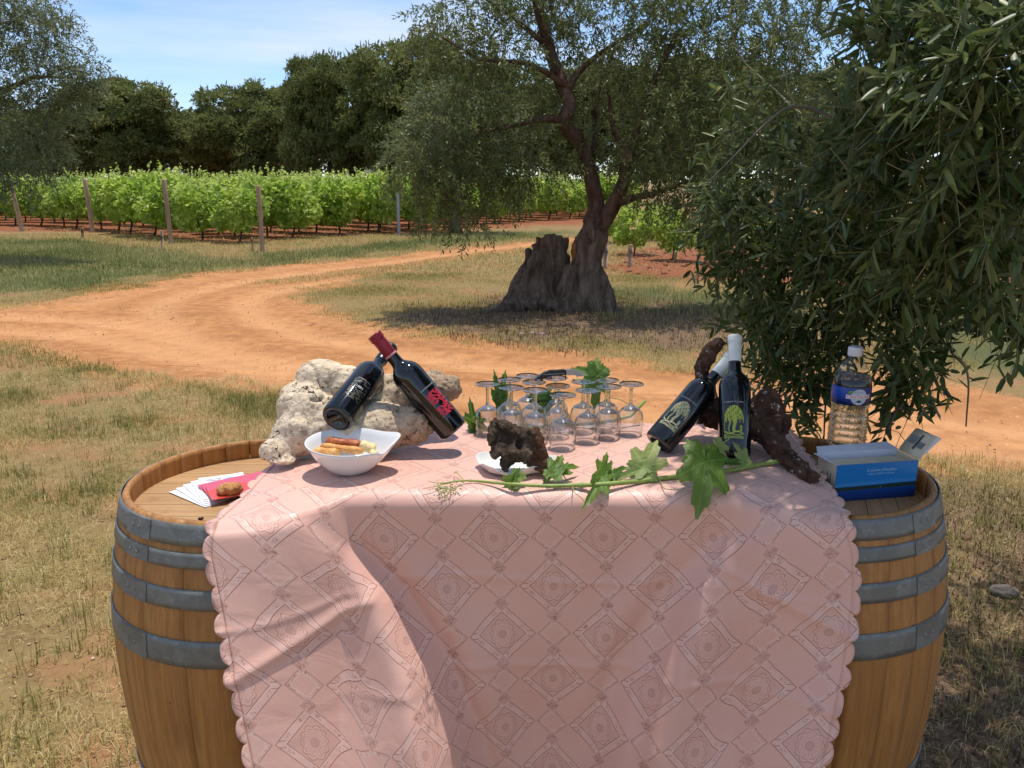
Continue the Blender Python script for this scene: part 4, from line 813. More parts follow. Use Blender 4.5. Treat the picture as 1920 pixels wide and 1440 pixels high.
def vine_leaf_mat(name, c0, c1, trans=.45):
    k = M(name); v = k.obj(); sp = k.n('SeparateXYZ'); k.l(v, sp.inputs[0]); x, y = sp.outputs[0], sp.outputs[1]; th = k.math('ARCTAN2', k.math('ABSOLUTE', x), y); rr = k.math('SQRT', k.math('ADD', k.math('MULTIPLY', x, x), k.math('MULTIPLY', y, y)))
    vein = None
    for a in (0, 57, 112):
        d = k.math('LESS_THAN', k.math('ABSOLUTE', k.math('MULTIPLY', k.math('SUBTRACT', th, R(a)), rr)), .013); vein = d if vein is None else k.math('MAXIMUM', vein, d)
    side = k.math('MULTIPLY', k.math('LESS_THAN', k.math('ABSOLUTE', k.math('SINE', k.math('MULTIPLY', k.math('ADD', rr, k.math('MULTIPLY', th, .35)), 22.0))), .10), .5)
    n = k.noise(v, 4, 4); c = k.mix(n, c0, c1); c = k.mix(k.math('MULTIPLY', k.math('MAXIMUM', vein, side), .45), c, tuple(min(1, q*1.9) for q in c1))
    a = k.bsdf(c, .42, k.bump(k.math('ADD', n, vein), .25, .02), final=False, Specular_IOR_Level=.4); b = k.n('BsdfTranslucent'); k.l(k.mix(.5, c, tuple(min(1, q*1.6) for q in c1)), b.inputs[0]); ms = k.n('MixShader'); ms.inputs[0].default_value = trans
    k.l(a, ms.inputs[1]); k.l(b.outputs[0], ms.inputs[2]); return k.end(ms.outputs[0])
VL1 = vine_leaf_mat('vine_leaf_mid', (.10, .19, .028), (.16, .27, .05)); VL2 = vine_leaf_mat('vine_leaf_pale', (.21, .30, .08), (.30, .39, .13)); VL3 = vine_leaf_mat('vine_leaf_dark', (.05, .125, .018), (.085, .18, .03))
STEM = plain('green_shoot', (.25, .33, .07), .5, .2, 40); TEND = plain('tendril', (.34, .33, .08), .5, .2, 40)
def leaf_on(root, basep, tipp, w_, mat, kind, facing=(0, -1, .35), name='leaf'):
    b_, t_ = Vector(basep), Vector(tipp); y = (t_-b_); L = y.length; y.normalize(); zf = Vector(facing); z = (zf-y*zf.dot(y)).normalized(); x = y.cross(z)
    o = link(name, LEAFM[kind].copy() if LEAFM[kind].materials and LEAFM[kind].materials[0] != mat else LEAFM[kind], mat, root)
    if o.data.materials[0] != mat: o.data.materials.clear(); o.data.materials.append(mat)
    Lf = L/1.0; mt = Matrix(((x.x*w_, y.x*Lf, z.x*Lf, b_.x), (x.y*w_, y.y*Lf, z.y*Lf, b_.y), (x.z*w_, y.z*Lf, z.z*Lf, b_.z), (0, 0, 0, 1))); o.matrix_basis = mt; return o
zS = ZT+.007
fs_ = empty('vine_shoot', tuple(on(1080, 910, ZT)))
def rel(root, p): return Vector(p)-root.location
stem_px = [(826, 908), (850, 903), (880, 901), (905, 903), (960, 908), (1020, 911), (1080, 910), (1130, 908), (1200, 902), (1270, 893), (1320, 886), (1370, 881), (1430, 870), (1462, 864)]
sp_ = smooth_path([on(u, v_, zS+(.006 if i % 3 == 1 else 0)) for i, (u, v_) in enumerate(stem_px)], 70); link('stem', mesh('stem', *tube([rel(fs_, q) for q in sp_], [(.0012+.0042*min(1, i/40.)) * (1.35 if i % 11 == 0 else 1) for i in range(70)], 10)), STEM, fs_)
def add_leaf(root, b_, Yb, t_, Yt, w_, mat, kind, facing=(0, -1, .35)): leaf_on(root, rel(root, at(*b_, Yb)), rel(root, at(*t_, Yt)), w_, mat, kind, facing)
Yst = lambda u, v_: float(on(u, v_, zS)[1])
add_leaf(fs_, (968, 896), Yst(968, 905), (938, 928), 1.675, .030, VL1, 1, (.2, -.5, .8)); add_leaf(fs_, (962, 900), Yst(968, 905), (976, 878), 1.75, .010, VL1, 3)
add_leaf(fs_, (1042, 884), 1.715, (1088, 866), 1.76, .030, VL1, 0, (-.2, -.6, .8)); add_leaf(fs_, (1040, 888), 1.712, (1055, 848), 1.77, .034, VL1, 1, (-.1, -.8, .5)); add_leaf(fs_, (1045, 880), 1.72, (1016, 905), 1.69, .030, VL1, 0, (-.1, -.5, .85))
add_leaf(fs_, (1128, 893), 1.70, (1100, 948), 1.612, .036, VL1, 1, (.25, -.9, .4)); add_leaf(fs_, (1130, 890), 1.72, (1138, 847), 1.76, .026, VL1, 3, (-.2, -.9, .3)); add_leaf(fs_, (1146, 895), 1.73, (1178, 864), 1.80, .026, VL3, 0, (-.3, -.5, .8))
add_leaf(fs_, (1208, 876), 1.735, (1232, 822), 1.775, .062, VL2, 0, (-.35, -.9, .25)); add_leaf(fs_, (1206, 877), 1.735, (1160, 896), 1.715, .034, VL2, 1, (-.1, -.7, .7))
add_leaf(fs_, (1322, 866), 1.705, (1315, 958), 1.598, .082, VL1, 0, (.05, -.9, .42)); add_leaf(fs_, (1318, 868), 1.735, (1290, 820), 1.765, .052, VL1, 2, (.1, -.95, .2)); add_leaf(fs_, (1330, 868), 1.735, (1345, 826), 1.77, .042, VL1, 1, (.1, -.9, .3))
add_leaf(fs_, (1346, 834), 1.76, (1364, 864), 1.745, .018, VL2, 3, (.4, -.9, .1)); add_leaf(fs_, (1395, 862), 1.77, (1376, 828), 1.79, .022, VL2, 1, (.1, -.9, .3)); add_leaf(fs_, (1396, 864), 1.77, (1366, 872), 1.755, .018, VL2, 0, (.1, -.6, .7)); add_leaf(fs_, (1330, 884), 1.74, (1362, 898), 1.72, .020, VL3, 0, (0, -.4, .9)); add_leaf(fs_, (1372, 868), 1.76, (1330, 868), 1.75, .018, VL3, 1, (0, -.5, .9))
def tendril(root, pts, r=.0009, mat=TEND): P = smooth_path([rel(root, q) for q in pts], 40); link('tendril', mesh('tendril', *tube(P, [r*(1.3-.7*i/40) for i in range(40)], 6)), mat, root)
tendril(fs_, [on(1074, 911, zS), on(1076, 922, ZT+.004), at(1094, 938, 1.642), at(1096, 955, 1.634), at(1082, 968, 1.632), at(1070, 964, 1.632)]); tendril(fs_, [at(1052, 884, 1.715), on(1062, 900, zS), on(1070, 909, zS)], .0013)
tendril(fs_, [on(1235, 896, zS), on(1245, 915, ZT+.004), on(1262, 918, ZT+.004), on(1275, 917, ZT+.004)]); tendril(fs_, [on(1142, 896, zS+.01), at(1150, 893, 1.72), on(1152, 907, zS)], .0013); tendril(fs_, [on(870, 901, zS), on(855, 885, zS+.004), on(852, 887, zS+.01), on(860, 882, zS+.012)]); tendril(fs_, [on(840, 905, zS), on(815, 905, zS+.004), on(802, 901, zS+.01)]); tendril(fs_, [on(845, 905, zS), on(845, 920, ZT+.003), on(835, 931, ZT+.003), on(820, 933, ZT+.003)]); tendril(fs_, [on(845, 905, zS), on(815, 912, zS), on(792, 917, ZT+.004)])
tendril(fs_, [at(1395, 862, 1.77), at(1405, 868, 1.775), on(1415, 873, zS+.004)], .0014, STEM); tendril(fs_, [at(1208, 876, 1.735), at(1222, 886, 1.735), on(1236, 897, zS+.004)], .0014, STEM); tendril(fs_, [at(1368, 822, 1.78), at(1352, 834, 1.77), at(1340, 846, 1.76), on(1335, 880, zS+.004)], .0010, STEM)
rg = random.Random(3); fb = [ball(rel(fs_, on(832+rg.gauss(0, 9), 918+rg.gauss(0, 6), ZT+.004+rg.random()*.009)), .0022, .0022, .0022, 6) for _ in range(60)]+[ball(rel(fs_, on(853+rg.gauss(0, 6), 915+rg.gauss(0, 6), ZT+.004+rg.random()*.008)), .002, .002, .002, 6) for _ in range(26)]
link('flower_buds', mesh('flower_buds', *join(fb)), plain('pale_buds', (.48, .50, .24), .6), fs_)
tag(fs_, 'green grape vine shoot with leaves laid along the front table edge', 'vine shoot')
bs = empty('vine_shoot', tuple(on(1030, 800, ZT))); bpx = [(878, 806), (930, 802), (1000, 800), (1060, 797), (1130, 792), (1190, 778)]
P = smooth_path([on(u, v_, ZT+.006+.012*max(0, i-3)) for i, (u, v_) in enumerate(bpx)], 40); P[-1] += (.03, .02, .035); link('stem', mesh('stem', *tube([rel(bs, q) for q in P], [.0045]*40, 10)), STEM, bs)
add_leaf(bs, (890, 800), 2.10, (880, 745), 2.13, .030, VL3, 1); add_leaf(bs, (892, 796), 2.10, (868, 782), 2.08, .026, VL1, 1); add_leaf(bs, (895, 790), 2.10, (912, 806), 2.06, .030, VL1, 0)
add_leaf(bs, (938, 760), 2.17, (926, 694), 2.19, .026, VL3, 1); add_leaf(bs, (940, 740), 2.17, (948, 694), 2.19, .03, VL1, 1); add_leaf(bs, (940, 735), 2.17, (938, 772), 2.15, .034, VL1, 0)
add_leaf(bs, (1020, 766), 2.16, (1030, 728), 2.18, .034, VL1, 1); add_leaf(bs, (1010, 745), 2.16, (1062, 735), 2.17, .026, VL3, 0)
add_leaf(bs, (1115, 712), 2.19, (1118, 666), 2.22, .055, VL1, 2, (-.2, -.9, .3)); add_leaf(bs, (1120, 705), 2.19, (1072, 688), 2.20, .05, VL1, 0, (-.2, -.8, .5)); add_leaf(bs, (1120, 705), 2.19, (1116, 768), 2.15, .05, VL1, 0, (.1, -.9, .3))
tendril(bs, [at(1120, 705, 2.19), at(1122, 740, 2.18), at(1125, 790, 2.16)], .0016, STEM); tendril(bs, [at(1145, 745, 2.18), at(1165, 750, 2.17), at(1178, 758, 2.17)], .0012)
tag(bs, 'grape vine shoot with leaves lying behind the wine glasses', 'vine shoot')
# ---------------- water bottle on the right barrel
WX, WY = at(1595, 745, 1.955)[0], 1.955; wb = empty('water_bottle', (WX, WY, ZH+.001))
pr_ = [(.0001, .006), (.028, .006), (.036, .001), (.042, .004), (.045, .012)]
for q in range(9):
    z = .016+q*.0165; pr_ += [(.0455, z), (.0455, z+.006), (.0436, z+.0095), (.0436, z+.0125)]
pr_ += [(.0440, .168), (.0422, .176), (.0448, .186), (.0455, .190), (.0455, .234), (.0450, .240), (.041, .256), (.033, .276), (.024, .293), (.0175, .300), (.0145, .303), (.0140, .312)]
link('bottle_shell', mesh('bottle_shell', *lathe(pr_, 56)), PET, wb)
wp = [(max(.0001, r-.0012), z+.0012) for r, z in pr_ if z < .262]; wp = wp+[(.0001, .2571)]; link('water', mesh('water', *lathe(wp, 56)), WATER, wb)
link('cap', mesh('cap', *lathe([(.0001, .3265), (.0150, .3265), (.0165, .325), (.0168, .321), (.0168, .306), (.0160, .3045), (.0001, .3045)], 40)), plain('white_cap', (.78, .79, .84), .4, .03), wb)
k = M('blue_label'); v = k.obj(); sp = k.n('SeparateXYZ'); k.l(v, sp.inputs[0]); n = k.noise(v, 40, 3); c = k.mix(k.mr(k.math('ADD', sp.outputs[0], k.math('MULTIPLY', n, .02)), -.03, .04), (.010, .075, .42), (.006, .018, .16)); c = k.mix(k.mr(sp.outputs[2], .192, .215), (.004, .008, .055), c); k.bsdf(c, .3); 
lb = link('label', mesh('label', *lathe([(.0459, .1905), (.0461, .191), (.0461, .2335), (.0459, .234)], 64)), k.m, wb)
a_ = math.atan2(WX, WY)*-1+.42; SILV = plain('pale_disc', (.50, .58, .66), .4, .1); REDI = plain('red_ink', (.62, .05, .06), .5, .1); LIMEI = plain('green_ink', (.12, .36, .05), .5, .2)
link('label_disc', raster(lambda x, z: x*x+z*z < .0195**2, -.02, .02, -.02, .02, .0008, .0461, a_, .0002), SILV, lb).location = (0, 0, .212)
link('label_plate', raster(lambda x, z: (np.abs(x) < .0305) & (np.abs(z) < .0055), -.031, .031, -.006, .006, .001, .0461, a_, .0004), plain('label_white', (.78, .76, .78), .4, .03), lb).location = (0, 0, .2125)
link('label_text', text_mesh('CRISTALINE', .0112, .0461, a_, 0, .2088, lift=.0007, width=.056), REDI, lb); link('label_mark', raster(lambda x, z: (x/.005)**2+(z/.003)**2 < 1, -.006, .006, -.004, .004, .0006, .0461, a_, .0005), plain('navy_ink', (.01, .02, .08), .5), lb).location = (0, 0, .2015)
link('label_leaf', raster(lambda x, z: ((x+.02)/.0065)**2+((z-.012-.2*(x+.02))/.0032)**2 < 1, -.03, -.01, .006, .018, .0006, .0461, a_, .0005), LIMEI, lb).location = (0, 0, .212)
for w_, z_, tx in ((.024, .2235, 'EAU DE SOURCE'), (.022, .1985, 'SOURCE')): link('label_text', text_mesh(tx, .0032, .0461, a_, 0, z_, lift=.0006, width=w_), plain('grey_ink', (.12, .18, .3), .5), lb)
tag(wb, 'clear plastic water bottle with blue label standing on the shaded barrel', 'water bottle')
# ---------------- open blue carton
p0 = on(1577, 934, ZH+.001); p1 = on(1714, 930, ZH+.001); bw_ = .205; bh = .088; bdp = .078; ang = math.atan2(p1[1]-p0[1], p1[0]-p0[0])
cb_ = empty('carton', tuple(p1), 0); cb_.rotation_euler = (0, 0, ang+R(6))
def prt(name, vv, ff, mat, par): return link(name, mesh(name, vv, ff), mat, par, smooth=False)
k = M('sea_print'); v = k.obj(); sp = k.n('SeparateXYZ'); k.l(v, sp.inputs[0]); n = k.noise(k.map(v, (1, 1, 4)), 60, 5, .7); n2 = k.noise(v, 220, 3); z = k.math('ADD', sp.outputs[2], k.math('MULTIPLY', sp.outputs[0], -.02))
c = k.ramp(k.mr(z, 0, .09), [(0, (.003, .028, .13)), (.28, (.006, .07, .31)), (.33, (.008, .095, .33)), (.42, (.012, .15, .42)), (.44, (.08, .33, .66)), (.55, (.014, .22, .54)), (1, (.010, .19, .52))])
land = k.math('MULTIPLY', k.math('LESS_THAN', k.math('ABSOLUTE', k.math('SUBTRACT', z, k.math('ADD', .0325, k.math('MULTIPLY', k.math('SUBTRACT', n, .5), .006)))), .0042), 1.0); c = k.mix(land, c, k.mix(n2, (.004, .018, .016), (.05, .09, .05)))
sail = k.math('MULTIPLY', k.math('LESS_THAN', k.voro(v, 110), .16), k.math('MULTIPLY', k.math('GREATER_THAN', k.noise(v, 30, 2), .56), k.math('LESS_THAN', k.math('ABSOLUTE', k.math('SUBTRACT', z, .027)), .005))); c = k.mix(k.math('MULTIPLY', sail, .8), c, (.6, .66, .7))
k.bsdf(c, .28); SEA = k.m; CARD = plain('white_card', (.66, .67, .74), .6, .05); CREAM = plain('cream_card', (.66, .57, .40), .6, .08, 25)
W0 = -bw_; t = .0012
fr = prt('front_panel', *box(W0, 0, 0, t, 0, bh), SEA, cb_); prt('back_panel', *box(W0, 0, bdp-t, bdp, 0, bh+.004), CARD, cb_); prt('side_panel', *box(W0, W0+t, t, bdp-t, 0, bh), CREAM, cb_); prt('side_panel', *box(-t, 0, t, bdp-t, 0, bh), CREAM, cb_); prt('bottom', *box(W0+t, -t, t, bdp-t, .0005, .002), CARD, cb_)
prt('inner_tray', *box(W0+.008, -.004, t+.002, bdp-.012, .003, bh-.010), CREAM, cb_)
prt('back_flap', [(W0-.004, bdp, bh+.004), (0, bdp, bh+.004), (-.01, bdp+.03, bh+.012), (W0+.01, bdp+.03, bh+.010), (W0-.004, bdp-.001, bh+.0025), (0, bdp-.001, bh+.0025), (-.01, bdp+.03, bh+.0108), (W0+.01, bdp+.03, bh+.0088)], [(0, 1, 2, 3), (7, 6, 5, 4), (0, 4, 5, 1), (2, 6, 7, 3), (1, 5, 6, 2), (0, 3, 7, 4)], CARD, cb_)
prt('side_flap', [(W0-.001, 0, bh), (W0-.001, bdp, bh+.004), (W0-.02, bdp-.01, bh+.008), (W0-.001, 0, bh-.001), (W0-.001, bdp, bh+.003), (W0-.02, bdp-.01, bh+.007)], [(0, 1, 2), (5, 4, 3), (0, 2, 5, 3), (1, 4, 5, 2), (0, 3, 4, 1)], CARD, cb_)
# curved end lid standing open at the right
lv = []; nl = 14
for q in range(nl+1):
    s = q/nl; x = .002+.062*s-.010*s*s; z = bh+.066*s**.8-.018*max(0, s-.72)/.28*s; lv += [(x, .002, z), (x, bdp-.002, z), (x-.0012, .002, z+.0012), (x-.0012, bdp-.002, z+.0012)]
lf = []
for q in range(nl): a = 4*q; b = a+4; lf += [(a, b, b+1, a+1), (a+2, a+3, b+3, b+2), (a, a+2, b+2, b), (a+1, b+1, b+3, a+3)]
lf += [(0, 1, 3, 2), (4*nl, 4*nl+2, 4*nl+3, 4*nl+1)]
ld = link('lid', mesh('lid', lv, lf), CREAM, cb_)
sv = [(.0, .002, bh)]+[(lv[4*q][0]-.0004, .0012, lv[4*q][2]) for q in range(nl+1)]; prt('lid_side', [(x, .001, z) for x, y, z in sv]+[(x, .002, z) for x, y, z in sv], [tuple(range(len(sv))), tuple(reversed(range(len(sv), 2*len(sv))))]+[(q, q+len(sv), (q+1) % len(sv)+len(sv), (q+1) % len(sv)) for q in range(len(sv))], CARD, ld)
def lidpt(s, y, up=.0016): q = s*nl; i = min(nl-1, int(q)); f_ = q-i; a, b = lv[4*i+2], lv[4*i+6]; return (a[0]*(1-f_)+b[0]*f_-up*.8, y, a[2]*(1-f_)+b[2]*f_+up*.4)
DK = plain('dark_print', (.05, .05, .07), .6, .3); GY = plain('grey_print', (.2, .22, .22), .6, .3)
for s0, s1, y0, y1, mt_ in ((.22, .40, .012, .032, GY), (.26, .52, .044, .066, GY), (.14, .62, .034, .040, DK), (.80, .86, .030, .046, DK)): prt('lid_print', [lidpt(s0, y0), lidpt(s0, y1), lidpt(s1, y1), lidpt(s1, y0)], [(0, 1, 2, 3)], mt_, ld)
for tx, zz, sz, wd_, sh in (('Il colore d\u2019Austino', .068, .010, .075, .35), ('CASA DI TERRA E CULTURA', .0605, .005, .068, 0)):
    link('front_text', text_mesh(tx, sz, None, 0, -.092, zz, lift=.0004, width=wd_, shear=sh), plain('pale_ink', (.5, .66, .74), .5, .05), fr)
for xx in (.022, .034): prt('side_print', *box(W0-.0006, W0-.0001, xx, xx+.002, .04, .062), DK, cb_)
prt('side_print', *box(W0-.0006, W0-.0001, .022, .036, .038, .040), DK, cb_)
tag(cb_, 'open blue carton with sea print standing on the shaded barrel', 'carton')
# ---------------- brochures under a stone
k = M('white_brochure'); v = k.obj(); sp = k.n('SeparateXYZ'); k.l(v, sp.inputs[0]); x, y = sp.outputs[0], sp.outputs[1]
e1 = k.math('LESS_THAN', k.math('ADD', k.math('POWER', k.math('DIVIDE', k.math('ADD', x, .018), .020), 2.0), k.math('POWER', k.math('DIVIDE', k.math('SUBTRACT', k.math('ABSOLUTE', y), .050), .010), 2.0)), 1.0); e2 = k.math('LESS_THAN', k.math('ADD', k.math('POWER', k.math('DIVIDE', k.math('SUBTRACT', x, .02), .018), 2.0), k.math('POWER', k.math('DIVIDE', k.math('SUBTRACT', k.math('ABSOLUTE', y), .042), .012), 2.0)), 1.0)
n = k.noise(v, 90, 4, .7); c = k.mix(k.math('MULTIPLY', e1, k.mr(n, .35, .55)), (.80, .80, .80), (.30, .30, .32)); c = k.mix(k.math('MULTIPLY', e2, k.mr(n, .3, .5)), c, (.18, .36, .72)); k.bsdf(c, .45); BRW = k.m
k = M('red_brochure'); v = k.obj(); sp = k.n('SeparateXYZ'); k.l(v, sp.inputs[0]); x, y = sp.outputs[0], sp.outputs[1]; n = k.noise(v, 80, 4, .7)
c = k.mix(k.math('GREATER_THAN', k.math('ADD', k.math('POWER', k.math('DIVIDE', k.math('SUBTRACT', x, .02), .055), 2.0), k.math('POWER', k.math('DIVIDE', k.math('ADD', y, .01), .085), 2.0)), 1.0), (.66, .07, .045), (.62, .10, .155))
ph = k.math('LESS_THAN', k.math('ADD', k.math('POWER', k.math('DIVIDE', k.math('SUBTRACT', x, .015), .030), 2.0), k.math('POWER', k.math('DIVIDE', k.math('ADD', y, .028), .013), 2.0)), 1.0); c = k.mix(ph, c, k.ramp(n, [(.35, (.05, .04, .02)), (.5, (.35, .33, .06)), (.65, (.16, .30, .55))])); k.bsdf(c, .3); BRR = k.m
def sheet(w_, h_, curl): 
    v_ = []; nx_ = 6
    for s in (0, 1):
        for q in range(nx_+1):
            for y_ in (-h_/2, h_/2): xx = -w_/2+w_*q/nx_; v_.append((xx, y_, (.0007 if s == 0 else 0)+curl*(xx/w_)**2))
    m_ = 2*(nx_+1); f_ = []
    for q in range(nx_): a = 2*q; f_ += [(a, a+2, a+3, a+1), (m_+a+1, m_+a+3, m_+a+2, m_+a), (a, m_+a, m_+a+2, a+2), (a+1, a+3, m_+a+3, m_+a+1)]
    f_ += [(0, 1, m_+1, m_), (2*nx_, m_+2*nx_, m_+2*nx_+1, 2*nx_+1)]; return mesh('sheet', v_, f_)
shW, shR = sheet(.105, .15, .004), sheet(.10, .16, .006)
wl = ['lowest white brochure fanned out furthest to the left', 'white brochure second in the fan from the left', 'white brochure third in the fan from the left', 'white brochure near the top of the fan', 'topmost white brochure with blue print showing']
for i in range(5):
    p = on(388+i*8, 926-i*2.5, ZH); o = link('brochure', shW, BRW, None, False); o.location = (p[0], p[1], ZH+.001+i*.0015); o.rotation_euler = (R(.4), 0, R(52-i*7)); tag(o, wl[i], 'brochure', 'white brochures on the barrel')
rl = ['lowest red brochure lying across the white ones', 'red brochure in the middle of the red pile', 'topmost red brochure under the orange stone']
for i in range(3):
    p = on(447+i*6, 916+i*5, ZH); o = link('brochure', shR, BRR, None, False); o.location = (p[0], p[1], ZH+.0105+i*.0022); o.rotation_euler = (0, 0, R(-52-i*5)); tag(o, rl[i], 'brochure', 'red brochures on the barrel')
p = on(432, 922, ZH+.02); st = fuse('stone', [ball((0, 0, .012), .030, .022, .016, 14), ball((-.012, .004, .010), .020, .018, .012, 12), ball((.014, -.002, .014), .016, .016, .013, 12)], .0022, lambda p, n: .0035*nz(p, 60)+.0015*nz(p, 160, 3)+.002*abs(nz(p, 90, 6)), 1)
k = M('ochre_stone'); v = k.obj(); n1 = k.noise(v, 60, 5, .7); k.bsdf(k.ramp(n1, [(.3, (.34, .13, .035)), (.55, (.55, .26, .085)), (.75, (.68, .42, .19))]), .85, k.bump(n1, .6, .004)); so_ = link('stone', st, k.m); so_.location = (p[0], p[1], ZH+.0145); tag(so_, 'orange ochre stone weighing down the brochures', 'stone')
p = on(376, 976, ZH); tag(link('seed_husk', fuse('bung', [ball((0, 0, .003), .006, .004, .004, 10), ball((.004, .001, .004), .004, .003, .003, 10)], .0012, lambda p, n: .0006*nz(p, 300), 1), plain('dark_seed', (.03, .015, .01), .7)), 'tiny dark seed husk lying on the sunlit barrel head', 'seed husk').location = (p[0], p[1], ZH+.001)
# ================================================================== TREES AND VINEYARD
def unit(a): return a/np.maximum(np.linalg.norm(a, axis=-1, keepdims=True), 1e-9)
LEAF_V = np.array([(0, 0, 0), (.5, .3, .10), (.5, -.3, .10), (1.15, .62, .10), (1.15, -.62, .10)])
def leaves_mesh(name, pos, d, nrm, L, Wd, tint, tmpl='lance'):
    if tmpl == 'lance':       # narrow leaf folded along its midrib: base, two shoulders, two upper shoulders, tip
        T = np.array([(0, 0, 0), (.30, .42, .05), (.30, -.42, .05), (.72, .40, .03), (.72, -.40, .03), (1, 0, -.04), (.32, 0, -.02), (.70, 0, -.05)]); Fc = [(0, 6, 1), (0, 2, 6), (6, 7, 3), (6, 3, 1), (6, 2, 4), (6, 4, 7), (7, 5, 3), (7, 4, 5)]
    elif tmpl == 'diamond':
        T = np.array([(0, 0, 0), (.45, .5, .05), (.45, -.5, .05), (1, 0, -.03)]); Fc = [(0, 2, 3), (0, 3, 1)]
    elif tmpl == 'vine':
        T = np.array([(0, 0, 0), (-.05, .45, .05), (.45, .55, .08), (1, 0, -.15), (.45, -.55, .08), (-.05, -.45, .05), (.42, 0, -.05)]); Fc = [(0, 6, 1), (1, 6, 2), (2, 6, 3), (3, 6, 4), (4, 6, 5), (5, 6, 0)]
    d = unit(d); nrm = unit(nrm-d*np.sum(nrm*d, -1, keepdims=True)); s = np.cross(nrm, d)
    V = pos[:, None]+T[None, :, 0, None]*(d*L[:, None])[:, None]+T[None, :, 1, None]*(s*Wd[:, None])[:, None]+T[None, :, 2, None]*(nrm*L[:, None])[:, None]
    Fi = (np.array(Fc)[None]+(np.arange(len(pos))*len(T))[:, None, None]).reshape(-1, 3)
    return mesh_np(name, V.reshape(-1, 3), Fi, np.repeat(tint, len(T)))
def leaf_mat(name, stops, trans=.3, rough=.45, back=None, spec=.4):
    k = M(name); c = k.ramp(k.attr('tint'), stops)
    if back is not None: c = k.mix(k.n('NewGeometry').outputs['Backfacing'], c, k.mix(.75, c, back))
    a = k.bsdf(c, rough, final=False, Specular_IOR_Level=spec); b = k.n('BsdfTranslucent'); k.l(c, b.inputs[0]); ms = k.n('MixShader'); ms.inputs[0].default_value = trans
    k.l(a, ms.inputs[1]); k.l(b.outputs[0], ms.inputs[2]); return k.end(ms.outputs[0])
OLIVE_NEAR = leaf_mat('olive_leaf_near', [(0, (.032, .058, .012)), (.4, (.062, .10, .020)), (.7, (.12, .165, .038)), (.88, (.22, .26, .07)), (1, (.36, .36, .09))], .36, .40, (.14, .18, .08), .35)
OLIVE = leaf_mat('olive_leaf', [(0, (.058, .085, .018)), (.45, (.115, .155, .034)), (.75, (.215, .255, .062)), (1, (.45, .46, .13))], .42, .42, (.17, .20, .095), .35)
PINE = leaf_mat('pine_needles', [(0, (.09, .115, .03)), (.5, (.165, .19, .052)), (.85, (.24, .25, .075)), (1, (.30, .26, .10))], .45, .7)
VINE = leaf_mat('vineyard_leaf', [(0, (.13, .235, .028)), (.4, (.31, .45, .058)), (.75, (.50, .61, .115)), (1, (.70, .73, .25))], .58, .5)
def bark_mat(name, c0, c1, c2, sc_=9, zst=.25):
    k = M(name); v = k.obj(); n1 = k.noise(k.map(v, (1, 1, zst)), sc_, 6, .65, .6); n2 = k.noise(v, sc_*5, 4, .7); c = k.ramp(n1, [(.32, c0), (.52, c1), (.72, c2)]); c = k.mix(k.math('MULTIPLY', k.mr(n2, .5, .75), .4), c, c0)
    k.bsdf(c, .95, k.bump(k.math('ADD', n1, k.math('MULTIPLY', n2, .4)), .8, .05), Specular_IOR_Level=.1); return k.m
BARK = bark_mat('olive_bark', (.062, .042, .029), (.155, .11, .08), (.28, .215, .16)); BARKR = bark_mat('olive_limb_bark', (.055, .032, .022), (.125, .078, .055), (.20, .14, .105)); PBARK = bark_mat('pine_bark', (.02, .014, .01), (.05, .035, .027), (.09, .07, .055), 4)
TWIG = plain('olive_twig', (.16, .135, .10), .8, .25, 12); TWIGY = plain('young_twig', (.20, .19, .09), .7, .25, 12)

def twigs_in(rng, clumps, per, droop=.5, center=None):
    """clumps: (x, y, z, rx, ry, rz, weight) -> twig start, direction"""
    S, D, K = [], [], []
    for (x, y, z, rx, ry, rz, wgt) in clumps:
        n = max(3, int(per*wgt)); u = unit(rng.normal(0, 1, (n, 3))); r = rng.uniform(.15, 1, n)**.5
        o = u*np.array([rx, ry, rz])*r[:, None]; p = np.array([x, y, z])+o
        d = unit(o/np.array([rx, ry, rz])+rng.normal(0, .55, (n, 3))+np.array([0, 0, -droop])); S.append(p); D.append(d); K.append(np.full(n, len(K)))
    return np.concatenate(S), np.concatenate(D), np.concatenate(K)
def sprays(rng, S, D, tl, nl, leaf, lw, jitter=.35, sag=.35, tone=None, tmpl='diamond'):
    """leafy twigs: nl leaf pairs along each twig of length tl"""
    n = len(S); t = (np.arange(nl)+.6)/nl; tlv = tl*rng.uniform(.6, 1.25, n)
    pos = S[:, None]+D[:, None]*(t[None, :, None]*tlv[:, None, None]); pos[..., 2] -= sag*(t[None]**2)*tlv[:, None]*.6
    dirs = np.repeat(D[:, None], nl, 1).copy(); dirs[..., 2] -= sag*t[None]*1.1; dirs = unit(dirs)
    side = unit(np.cross(dirs, rng.normal(0, 1, (n, 1, 3))+np.array([0, 0, 1.2]))); upv = np.cross(side, dirs)
    out = []
    for sgn in (-1, 1):
        alt = np.where((np.arange(nl) % 2 == 0)[None, :, None], side, upv)
        ld = unit(dirs*.8+sgn*alt*.75+rng.normal(0, jitter, pos.shape)); out.append((pos+rng.normal(0, .004, pos.shape), ld))
    P = np.concatenate([o[0].reshape(-1, 3) for o in out]); Dl = np.concatenate([o[1].reshape(-1, 3) for o in out]); N = len(P)
    nr = rng.normal(0, .8, (N, 3))+np.array([0, 0, .9]); L = leaf*rng.uniform(.6, 1.25, N); tn = np.repeat(rng.uniform(.25, .7, n) if tone is None else tone, nl); tn = np.concatenate([tn, tn])
    return P, Dl, nr, L, lw*rng.uniform(.8, 1.2, N), np.clip(tn+rng.normal(0, .16, N), 0, 1)
